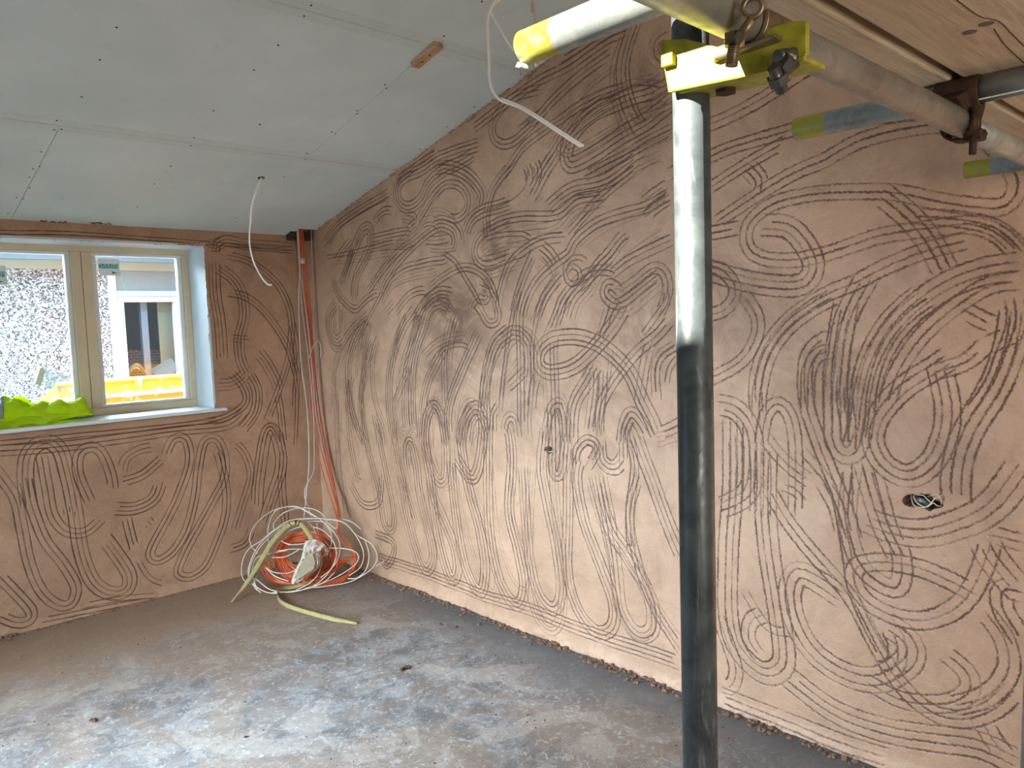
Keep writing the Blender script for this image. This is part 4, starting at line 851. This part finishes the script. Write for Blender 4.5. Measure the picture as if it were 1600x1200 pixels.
# rusty coupler
cr = thing('scaffold_coupler', 'dark rusty coupler hanging at the end of the long tube', 'coupler', (1.69, .51, 1.97))
b = MB(); b.ring((1.65, .495, CZ), (0, 1, 0), R0+.007, R0+.001, .075, n=40); b.build('band', M_RUST, cr, bevel=.002)
b = MB(); b.ring((1.700, .508, 1.952), (1, 0, 0), R0+.007, R0+.001, .045, n=40); b.build('lower_band', M_RUST, cr, bevel=.002)
b = MB(); P = [on(x, y, 1, .47) for x, y in ((1497,150),(1543,122),(1540,170),(1532,196),(1516,205),(1513,178))]; b.prism(P, (0, .045, 0)); b.build('hinge_plate', M_RUST, cr, bevel=.004)
b = MB(); b.tube([on(1522, 168, 1, .462), on(1521, 205, 1, .462)], .0075, 12); b.build('swing_bolt', M_RUST, cr)
b = MB(); b.obox(on(1523, 212, 1, .47), (1, 0, 0), (0, 1, 0), (0, 0, 1), (.016, .016, .010)); b.build('clamp_block', M_RUST, cr, bevel=.003)
b = MB(); b.hexa(on(1533, 210, 1, .46), (1, -.3, 0), .010, .010); b.build('nut', M_RUST, cr)
b = MB(); b.tube([on(1521, 212, 1, .465), on(1519.5, 241, 1, .465)], .0066, 12); b.build('bolt', M_RUST, cr)

# boards
M_BOARD = Mat('scaffold_board', hexc(190, 165, 132), .75); g = M_BOARD.noise(12, 6, .65, stretch=(.35, 7, 7), dist=1.2); g2 = M_BOARD.noise(5, 5)
c = M_BOARD.mix(M_BOARD.ramp(g, .35, .7), hexc(206, 188, 162), hexc(168, 148, 122)); c = M_BOARD.mix(M_BOARD.mul(M_BOARD.ramp(g2, .5, .7), .5), c, hexc(190, 172, 146)); M_BOARD.base(c); M_BOARD.bump(g, .3, .004); M_BOARD = M_BOARD.m
M_HOOP = simple('rusted_nail_plate', hexc(110, 100, 98), .6, .3)
zb = CZ+R0+.003
M_GAPSHADE = simple('gap_shade_board', hexc(92, 72, 52), .85, var=.3, scale=20)
def board(x0, x1, y0, y1, z, label, holes=(), mat=None):
    t = thing('scaffold_board', label, 'board', ((x0+x1)/2, (y0+y1)/2, z), 'scaffold boards overhead')
    b = MB(); b.box(x0, y0, z, x1, y1, z+.038); b.build('plank', mat or M_BOARD, t, bevel=.004)
    for (hx, hy) in holes:
        b = MB(); b.tube([(hx, hy, z+.002), (hx, hy, z-.0008)], .0105, 20); b.build('nail_plate', M_HOOP, t)
    return t
n1 = on(1515, 50, 2, zb); n2 = on(1541, 37, 2, zb)
bt = board(.55, 2.62, .262, .487, zb, 'wide scaffold board overhead with two round nail marks', [(n1[0], n1[1]), (n2[0], n2[1])])
M_CRACK = simple('dark_split', hexc(60, 42, 28), .9, bump=0)
for pts in ([(1495,0),(1530,25),(1560,33),(1580,52),(1600,72)], [(1553,45),(1570,70),(1600,98)]):
    P = [on(x, y, 2, zb) for x, y in pts]; P = spline(P, n=5); b = MB()
    b.tube([q+np.array([0, 0, .0002]) for q in P], .0010, 5); b.build('split', M_CRACK, bt)
board(1.03, 2.62, .508, .575, zb, 'narrow board seen edge-on between the wide board and the long tube')
board(.0, 2.62, .36, .560, zb+.0385, 'upper board added across the gap between the two lower boards, painted dark as shade', mat=M_GAPSHADE)  # board added here, its dark colour stands for shade in the gap
board(-.4, 2.62, .02, .25, zb, 'scaffold board nearest the camera, mostly above the frame')

# ------------------------------------------------------------------ cables
M_WC2 = simple('bright_white_sheath', hexc(248, 246, 240), .45, var=.04, bump=0)
M_WC = simple('white_cable_sheath', hexc(196, 186, 170), .45, var=.05, bump=0); M_OC = simple('orange_cable_sheath', hexc(200, 84, 34), .45, var=.08, bump=0)
M_LILAC = simple('grey_cable_sheath', hexc(190, 184, 178), .45, var=.05, bump=0)
def cable(name, pts, r, mat, label, cat='cable', group=None, flat=1.0, n=8):
    P = spline(pts, n=7); b = MB(); b.tube(P, r, n); o = b.build(name, mat, origin=P[0]); return tag(o, label, cat, group)
# overhead loose cable near the scaffold
hc = thing('loose_cable', 'white loose cable drooping from overhead in front of the sloping ceiling line', 'cable', at(768, 10, 1.7))
P = [np.array([1.30, 1.30, ceil_z(1.30)-.002]), at(800, -60, 1.75), at(785, -8, 1.72), at(768, 12, 1.7), at(762, 40, 1.7), at(764, 90, 1.7), at(766, 130, 1.7), at(780, 155, 1.69), at(812, 168, 1.66), at(845, 188, 1.62), at(875, 208, 1.6), at(908, 229, 1.58)]
b = MB(); b.tube(spline(P, n=8), .0031, 10); b.tube([p+np.array([.004, -.003, .001]) for p in spline(P[7:], n=8)], .0028, 10); b.build('sheath', M_WC2, hc)
P = [at(792, -20, 1.72), at(770, 8, 1.7), at(768, 22, 1.7), at(785, 52, 1.7), at(802, 78, 1.7), at(818, 90, 1.7), at(835, 99, 1.69), at(838, 104, 1.69)]
b = MB(); b.tube(spline(P, n=8), .0024, 10); b.build('second_core', M_WC2, hc)
P = [np.array([1.34, 1.22, ceil_z(1.22)-.002]), at(833, -30, 1.75), at(833, 0, 1.75), at(836, 24, 1.75), at(838, 60, 1.75), at(838, 98, 1.72)]
cable('loose_cable', P, .0030, M_WC, 'short white cable hanging behind the sunlit yellow tube end', 'cable')
fr_ = MB(); c0 = np.array([.806, .815, 1.9965-.022])
for k in range(16):
    a = random.uniform(-1, 1); fr_.tube([c0+ROT[:, 0]*(.006*a), c0+ROT[:, 0]*(.010*a)+ROT[:, 1]*random.uniform(.004, .010)], .0012, 5)
o = fr_.build('frayed_tape', M_WHITE, origin=c0); tag(o, 'frayed white tape hanging at the sunlit yellow tube end', 'tape')
# ceiling drop cable
hp = on_ceiling(408, 278)
dc = thing('ceiling_cable', 'white cable hanging from a round hole in the ceiling near the window', 'cable', hp)
P = [hp+np.array([0, 0, .03]), hp, on(400, 298, 1, 4.04), on(393, 325, 1, 4.04), on(391, 350, 1, 4.04), on(390, 380, 1, 4.04), on(396, 408, 1, 4.04), on(408, 432, 1, 4.03), on(418, 444, 1, 4.02), on(425, 445, 1, 4.01)]
b = MB(); b.tube(spline(P, n=8), .0042, 10); b.tube([p+np.array([.006, 0, 0]) for p in spline(P[:5], n=8)], .003, 8); b.build('sheath', M_WC2, dc)
b = MB(); b.tube([hp+CN*.0001, hp+CN*.0009], .020, 26); b.build('hole_shade_disc', simple('dark_hole', hexc(70, 62, 56), .95, bump=0), dc)  # solid dark disc painted for the shade inside the hole
# cables coming down in the corner
YC = 4.76
def cy(*pp, y=YC): return [np.array([on(x, yy, 1, y+dy)[0], y+dy, on(x, yy, 1, y+dy)[2]]) for x, yy, dy in pp]
top = on(471, 362, 1, YC)[2]+.12
OR = [
 [(467,366,0),(470,420,0),(477,480,0),(484,540,0),(488,600,0),(497,680,-.05),(512,740,-.16),(529,800,-.30)],
 [(469,366,0),(474,430,0),(482,500,0),(487,545,0),(492,620,0),(506,700,-.05),(520,760,-.16),(530,806,-.30)],
 [(471,366,0),(478,440,0),(484,500,0),(489,548,0),(495,610,0),(508,690,-.05),(523,760,-.16),(531,806,-.30)],
 [(468,366,.01),(472,440,0),(480,510,0),(484,560,0),(484,620,0),(492,690,-.05),(508,750,-.16),(527,810,-.30)],
 [(472,366,.01),(480,430,0),(486,500,0),(490,550,0),(499,640,0),(513,720,-.08),(525,770,-.20),(531,800,-.32)]]
olab = ['orange cable coming down the corner, leftmost of the orange bundle at its top', 'orange cable coming down the corner in the middle of the bundle', 'orange cable coming down the corner, nearest the right wall at its top', 'orange cable that bows left of the bundle half way down the corner', 'orange cable that bows towards the right wall below the knot']
for P, lab in zip(OR, olab):
    q = cy(*P); q[0][2] = top; q = [np.minimum(p, [2.655, 9, 9]) for p in q]; cable('orange_cable', q, .0036, M_OC, lab, 'cable', 'orange cables in the corner')
WHI = [
 ([(464,366,0),(468,420,0),(467,470,-.02),(470,560,-.03),(480,640,-.05),(483,720,-.10),(479,770,-.16),(475,808,-.2)], 'white cable hanging furthest left down the corner'),
 ([(465,366,0),(469,420,0),(472,480,-.01),(482,560,-.01),(490,650,-.03),(491,720,-.08),(489,740,-.1),(476,770,-.14),(487,808,-.2)], 'white cable that kinks left above the coil'),
 ([(466,366,0),(471,430,0),(480,500,-.01),(488,580,-.02),(494,650,-.03),(507,720,-.08),(519,765,-.16),(532,806,-.3)], 'white cable running down along the orange bundle'),
 ([(487,366,0),(489,400,.02),(490,450,.02),(490,500,.02),(495,560,.02),(496,600,0),(500,660,0),(516,740,-.1),(536,812,-.3)], 'thin grey cable closest to the right wall in the corner'),
 ([(483,560,-.02),(489,542,-.02),(497,533,-.03),(505,540,-.03),(507,552,-.03),(500,560,-.03)], 'small hooked end of cable looped at the knot in the corner')]
for P, lab in WHI:
    q = cy(*P)
    if P[0][1] < 400: q[0][2] = top
    q = [np.minimum(p, [2.658, 9, 9]) for p in q]
    cable('white_cable', q, .0036 if 'thin' not in lab else .0022, M_WC if 'thin' not in lab else M_LILAC, lab, 'cable', 'white cables in the corner')
b = MB(); q = on(473, 408, 1, YC-.01); b.ring(q, (.1, 0, 1), .014, .012, .035); tag(b.build('tape_wrap', M_LILAC, origin=q), 'pale tape wrapped round the orange bundle near the ceiling', 'tape')
# batten behind the cables, coloured dark for the shade of the ceiling gap
b = MB(); b.box(2.515, YW-.075, 2.205, 2.668, YW-.004, 2.262); b.build('corner_batten', simple('gap_shade_batten', hexc(58, 46, 38), .85), wb)
b = MB(); b.box(2.545, 4.73, ceil_z(4.735)+.02, 2.68, 4.80, ceil_z(4.735)+.07); b.build('noggin', M_DARKWOOD, ceiling)

# coil leaning in the corner
C0 = np.array([2.215, 4.285, 0.0]); CU = np.array([.727, -.686, 0]); CU = _n(CU); AW = np.array([CU[1]*-1, CU[0], 0]); CV = _n(AW*.62+np.array([0, 0, .78])); CNRM = np.cross(CU, CV)
if CNRM.dot(-AW) < 0: CNRM = -CNRM
def cpl(px, py, off=0.):
    d = ray(px, py); o_ = C0+CNRM*off; t = (o_-EYE).dot(CNRM)/d.dot(CNRM); p = EYE+d*t
    return clampp(p)
def clampp(p):
    p = np.array(p); p[0] = min(p[0], XW-.022); p[1] = min(p[1], YW-.018); p[2] = max(p[2], .006); return p
def cc(fl, off=0., jit=0): return [cpl(380+x/7.273+random.gauss(0, jit), 790+y/7.273+random.gauss(0, jit), off) for x, y in pairs(fl)]
wcoil = thing('white_cable_coil', 'loose coil of white cable with wide loops on the floor in the corner', 'cable coil', C0)
WL = [[165,545,90,450,80,330,170,180,330,60,500,15,640,30,790,110,900,170,950,230,1000,330,1000,440,970,520,890,590],
 [290,430,285,250,350,80,480,15,640,20,850,140,1000,270,1080,380,1100,480,1080,600,1000,720,880,820],
 [350,270,350,200,450,90,600,35,750,30,880,80,960,200],
 [160,930,0,830,-10,650,60,500,200,400,350,280,500,180,650,150,850,145,1050,160,1180,210,1300,340,1450,430,1520,560,1490,680,1380,780,1200,870,950,915,700,940],
 [400,1000,250,980,120,900,60,800,80,650,180,450,350,290,560,180,780,150,1000,160,1150,200,1260,310,1340,450,1370,570,1330,700,1200,800],
 [160,930,70,830,100,640,220,440,420,270,600,200,750,180,880,180,960,200,1050,260,1070,190,1040,140],
 [380,515,560,495,760,500,900,485,1100,485,1240,510,1310,570,1280,660,1150,760,1000,840,850,900,700,940],
 [240,680,330,750,450,770,560,750,620,700],[430,400,520,440,640,440,750,420],[700,180,780,230,825,320,815,400],[840,200,845,280,820,360],
 [150,870,100,780,150,600,330,540,500,510],[250,700,360,800,520,860],[1600,630,1510,690],
 [200,990,120,900,200,700,300,500,450,330,620,250,760,240,900,280,1020,400,1060,560,1010,700,900,840,760,930,560,975,330,990],
 [1120,150,1240,190,1340,270],[1380,380,1430,560,1400,720,1300,820,1190,830],[330,590,480,580,640,500],[880,540,890,640,860,760,760,880,600,960],
 [160,960,130,830,300,950,500,985,700,950,900,880,1040,760]]
b = MB()
for i, fl in enumerate(WL): b.tube(spline(cc(fl, .05+.008*(i % 5)), n=8), .0033, 7)
b.build('loops', M_WC, wcoil)
ocoil = thing('orange_cable_coil', 'tight coil of orange cable lying in the corner inside the white loops', 'cable coil', C0)
b = MB(); pts = []
turns = 24
for k in range(turns*22):
    a = 2*math.pi*k/22; f = (k/22)/turns; j = math.sin(k/22*2.399)*.5+.5
    rx = 200+150*j; ry = 155+140*j; cx = 690+30*math.sin(k/60.)+(j-.5)*60; cz = 575+(j-.5)*40+15*math.sin(k/37.)
    x = cx+rx*math.cos(a); y = cz+ry*math.sin(a)
    pts.append(cpl(380+x/7.273, 790+y/7.273, -.02+.05*((k/22*.618) % 1)))
b.tube(spline(pts, n=2), .0033, 6)
for k in range(6):
    s_ = k*21+random.uniform(-6, 6); fl = [820-s_, 870-s_*.4, 950-s_*.2, 790-s_*.7, 1130, 670-s_*.5, 1250+s_*.3, 590+s_*.2, 1300-s_*.5, 660+s_*.5, 1230-s_*.4, 780, 1090-s_*.6, 880-s_*.3, 930-s_, 905-s_*.2, 780-s_, 880-s_*.2]
    b.tube(spline(cc(fl, -.01+.006*(k % 4)), n=6), .0040, 6)
b.tube(spline(cc([1080,0,1085,120,1090,260,1100,330,1180,400,1240,520,1230,620], .0), n=6), .004, 6)
b.tube(spline(cc([1070,0,1075,150,1080,300,1000,320,850,300], .0), n=6), .004, 6); b.tube(spline(cc([1090,310,1130,420,1220,480,1270,600,1200,760], .0), n=6), .004, 6)
for k in range(5):
    s_ = k*26+random.uniform(-6, 6); b.tube(spline(cc([210+s_, 640, 230+s_, 760, 300+s_, 840, 420+s_, 880, 560, 900-s_*.2], -.03+.008*k), n=6), .004, 6)
b.build('turns', M_OC, ocoil)
# flat webbing strap
M_STRAP = simple('yellow_green_webbing', hexc(156, 142, 88), .7, var=.2, scale=40, bump=.2)
def ribbon(mb, pts, wvec, w_, th):
    P = spline(pts, n=7); n_ = len(P); V = []
    for i, p in enumerate(P):
        f = i/(n_-1); wv_ = _n(np.array(wvec(f), float)); T = _n(P[min(i+1, n_-1)]-P[max(i-1, 0)]); nn_ = _n(np.cross(T, wv_)); wv_ = np.cross(nn_, T); ww = w_(f) if callable(w_) else w_
        for a, c_ in ((-1, -1), (1, -1), (1, 1), (-1, 1)): V.append(p+wv_*a*ww/2+nn_*c_*th/2)
    F = [(0, 1, 2, 3), tuple(4*(n_-1)+k for k in (3, 2, 1, 0))]
    for i in range(n_-1):
        for k in range(4): F.append((4*i+k, 4*i+(k+1) % 4, 4*i+4+(k+1) % 4, 4*i+4+k))
    mb.add(V, F, True)
def c2(fl, off): return [cpl(340+x/5, 760+y/5, off) for x, y in pairs(fl)]
st = thing('webbing_strap', 'flat yellow-green strap threaded over the coil and trailing onto the floor', 'strap', C0)
b = MB(); pA = [on(340+108/5, 760+905/5, 2, .006)]+c2([180,815,260,705,350,560,430,430,520,330,590,285,650,290,700,350,745,420], .115)
perp = lambda f: CU*.85+CV*.5 if f < .7 else CU*.9+CV*-.3
ribbon(b, pA, perp, lambda f: .014+.018*min(1, f*3), .003); b.build('upper_length', M_STRAP, st, bevel=0)
b = MB(); fl = [on(340+x/5, 760+y/5, 2, z) for x, y, z in ((740,730,.06),(690,755,.035),(600,785,.018),(520,800,.016),(472,830,.016),(475,880,.016),(530,925,.015),(640,965,.014),(780,1005,.013),(920,1040,.011),(1010,1052,.008),(1095,1068,.005))]
ribbon(b, fl, lambda f: np.array([.25, .5, .85]) if f < .8 else np.array([.4, .8, .85*(1-(f-.8)*4)]), .024, .003); b.build('floor_length', M_STRAP, st)
# crumpled paper sack
m = simple('crumpled_pale_paper', hexc(196, 180, 164), .7, var=.25, scale=45, bump=.5)
sk2 = thing('paper_sack', 'crumpled dusty paper scrap stuck in the middle of the coil', 'paper scrap', C0)
poly = [(680,440),(740,412),(838,455),(800,505),(802,600),(770,655),(690,705),(640,740),(578,762),(605,660),(650,570),(668,500)]
ctr = np.mean(np.array(poly), 0); b = MB(); V = []; F = []; RN = 5; n_ = 36
pp = np.array(spline([np.array(p+(0,)) for p in poly]+[np.array(poly[0]+(0,))], n=3))[:36, :2]
n_ = len(pp)
for r_ in range(RN+1):
    f = r_/RN
    for k in range(n_):
        x, y = ctr+(pp[k]-ctr)*f; h = .12+.028*math.sqrt(max(0, 1-f*f))+random.uniform(-.012, .014)*(f > .15)
        V.append(cpl(340+x/5, 760+y/5, h))
for r_ in range(RN):
    for k in range(n_): F.append((r_*n_+k, r_*n_+(k+1) % n_, (r_+1)*n_+(k+1) % n_, (r_+1)*n_+k))
b.add(V, F, False); b.build('paper', m, sk2, solid=.002)
b = MB(); P = [cpl(340+x/5, 760+y/5, .155) for x, y in ((700,530),(740,515),(765,600),(750,650),(650,715),(610,735),(625,650))]; b.prism(P, CNRM*.003); b.build('brown_face', simple('brown_paper', hexc(150, 134, 108), .75, var=.15, scale=30, bump=.3), sk2, bevel=.002)

# cables in the socket hole and the small hole
def wy(px, py, dx=0.0): p = on(px, py, 0, XW+dx); return p
sb = thing('socket_cable', 'white cable tails looped out of the torn socket hole in the right wall', 'cable', (XW, h2[1], h2[2]))
b = MB()
for P in ([(1424,772,.03),(1425,783,-.012),(1430,791,-.018),(1442,793,-.02),(1452,789,-.02),(1462,778,-.02),(1470,780,-.015),(1471,789,.01)],
          [(1430,770,.03),(1428,778,-.01),(1436,788,-.02),(1448,792,-.02),(1458,786,-.02),(1464,790,-.015),(1470,791,.01)],
          [(1450,776,.03),(1456,774,-.012),(1464,773,-.018),(1470,779,-.01),(1473,786,.02)],
          [(1432,774,.02),(1442,774,-.012),(1450,781,-.018),(1456,787,-.02)]):
    b.tube(spline([wy(x, y, d) for x, y, d in P], n=7), .0019, 7)
b.build('cores', M_WC, sb)
b = MB(); c0 = wy(1441, 783, .01)
b.tube([wy(1431, 780, .016), wy(1440, 782, .0), wy(1451, 787, .012)], .010, 10); b.build('grey_box', simple('grey_steel_box', hexc(120, 136, 142), .35, .6, var=.3, scale=200), sb)
q = [wy(854, 704, .03), wy(859, 706, .004), wy(863, 705, -.004), wy(865, 707, .006)]
cable('outlet_cable', q, .0026, M_WC, 'white cable end just inside the small hole in the right wall', 'cable')

# ------------------------------------------------------------------ debris
cr_ = MB()
for k in range(800):
    y = random.uniform(.4, 4.8); r = abs(random.gauss(0, .030)); cr_.rock((XW-.022-r, y, .002), random.choice([.003, .004, .005, .007, .011])*random.uniform(.7, 1.3))
for k in range(240):
    x = random.uniform(.6, 2.6); cr_.rock((x, YW-.018-abs(random.gauss(0, .02)), .002), random.uniform(.002, .006))
for (px, py, n_, sp) in ((660, 925, 36, .035), (1030, 1052, 26, .05), (960, 1043, 10, .05), (890, 1000, 16, .03), (10, 992, 26, .05)):
    c0 = on(px, py, 2, 0)
    for k in range(n_): cr_.rock((min(XW-.02, c0[0]+random.gauss(-.01, sp*.5)), min(YW-.02, c0[1]+random.gauss(0, sp)), random.uniform(.001, .008)), random.uniform(.004, .011))
tag(cr_.build('plaster_crumbs', M_MORT), 'brown plaster crumbs fallen along the foot of the walls', 'crumbs', kind='stuff')
sp_ = MB()
for k in range(560):
    x = random.uniform(.2, 2.6); y = random.uniform(1.3, 4.7); sp_.rock((x, y, .0008), random.choice([.0014, .002, .0026, .004])*random.uniform(.7, 1.2), .6)
tag(sp_.build('floor_grit', simple('dark_grit', hexc(70, 58, 50), .9)), 'fine dark grit scattered over the concrete floor', 'grit', kind='stuff')
for (px, py, r, lab) in ((636, 1043, .022, 'largest dark mortar lump on the open floor'), (143, 1127, .016, 'flat dark mortar scrap on the floor at lower left'), (383, 1152, .012, 'small reddish mortar lump on the bluish part of the floor'), (688, 976, .010, 'small dark mortar lump on the floor, leftmost of two near the right wall'), (713, 980, .011, 'small dark mortar lump on the floor, nearer the right wall of the two')):
    c0 = on(px, py, 2, 0); b = MB()
    for k in range(7 if r > .015 else 4): b.rock((c0[0]+random.gauss(0, r*.6), c0[1]+random.gauss(0, r*.5), r*.25), r*random.uniform(.3, .55))
    tag(b.build('mortar_lump', simple('dark_mortar', hexc(88, 62, 46), .9), origin=c0), lab, 'mortar', 'mortar lumps on the floor')
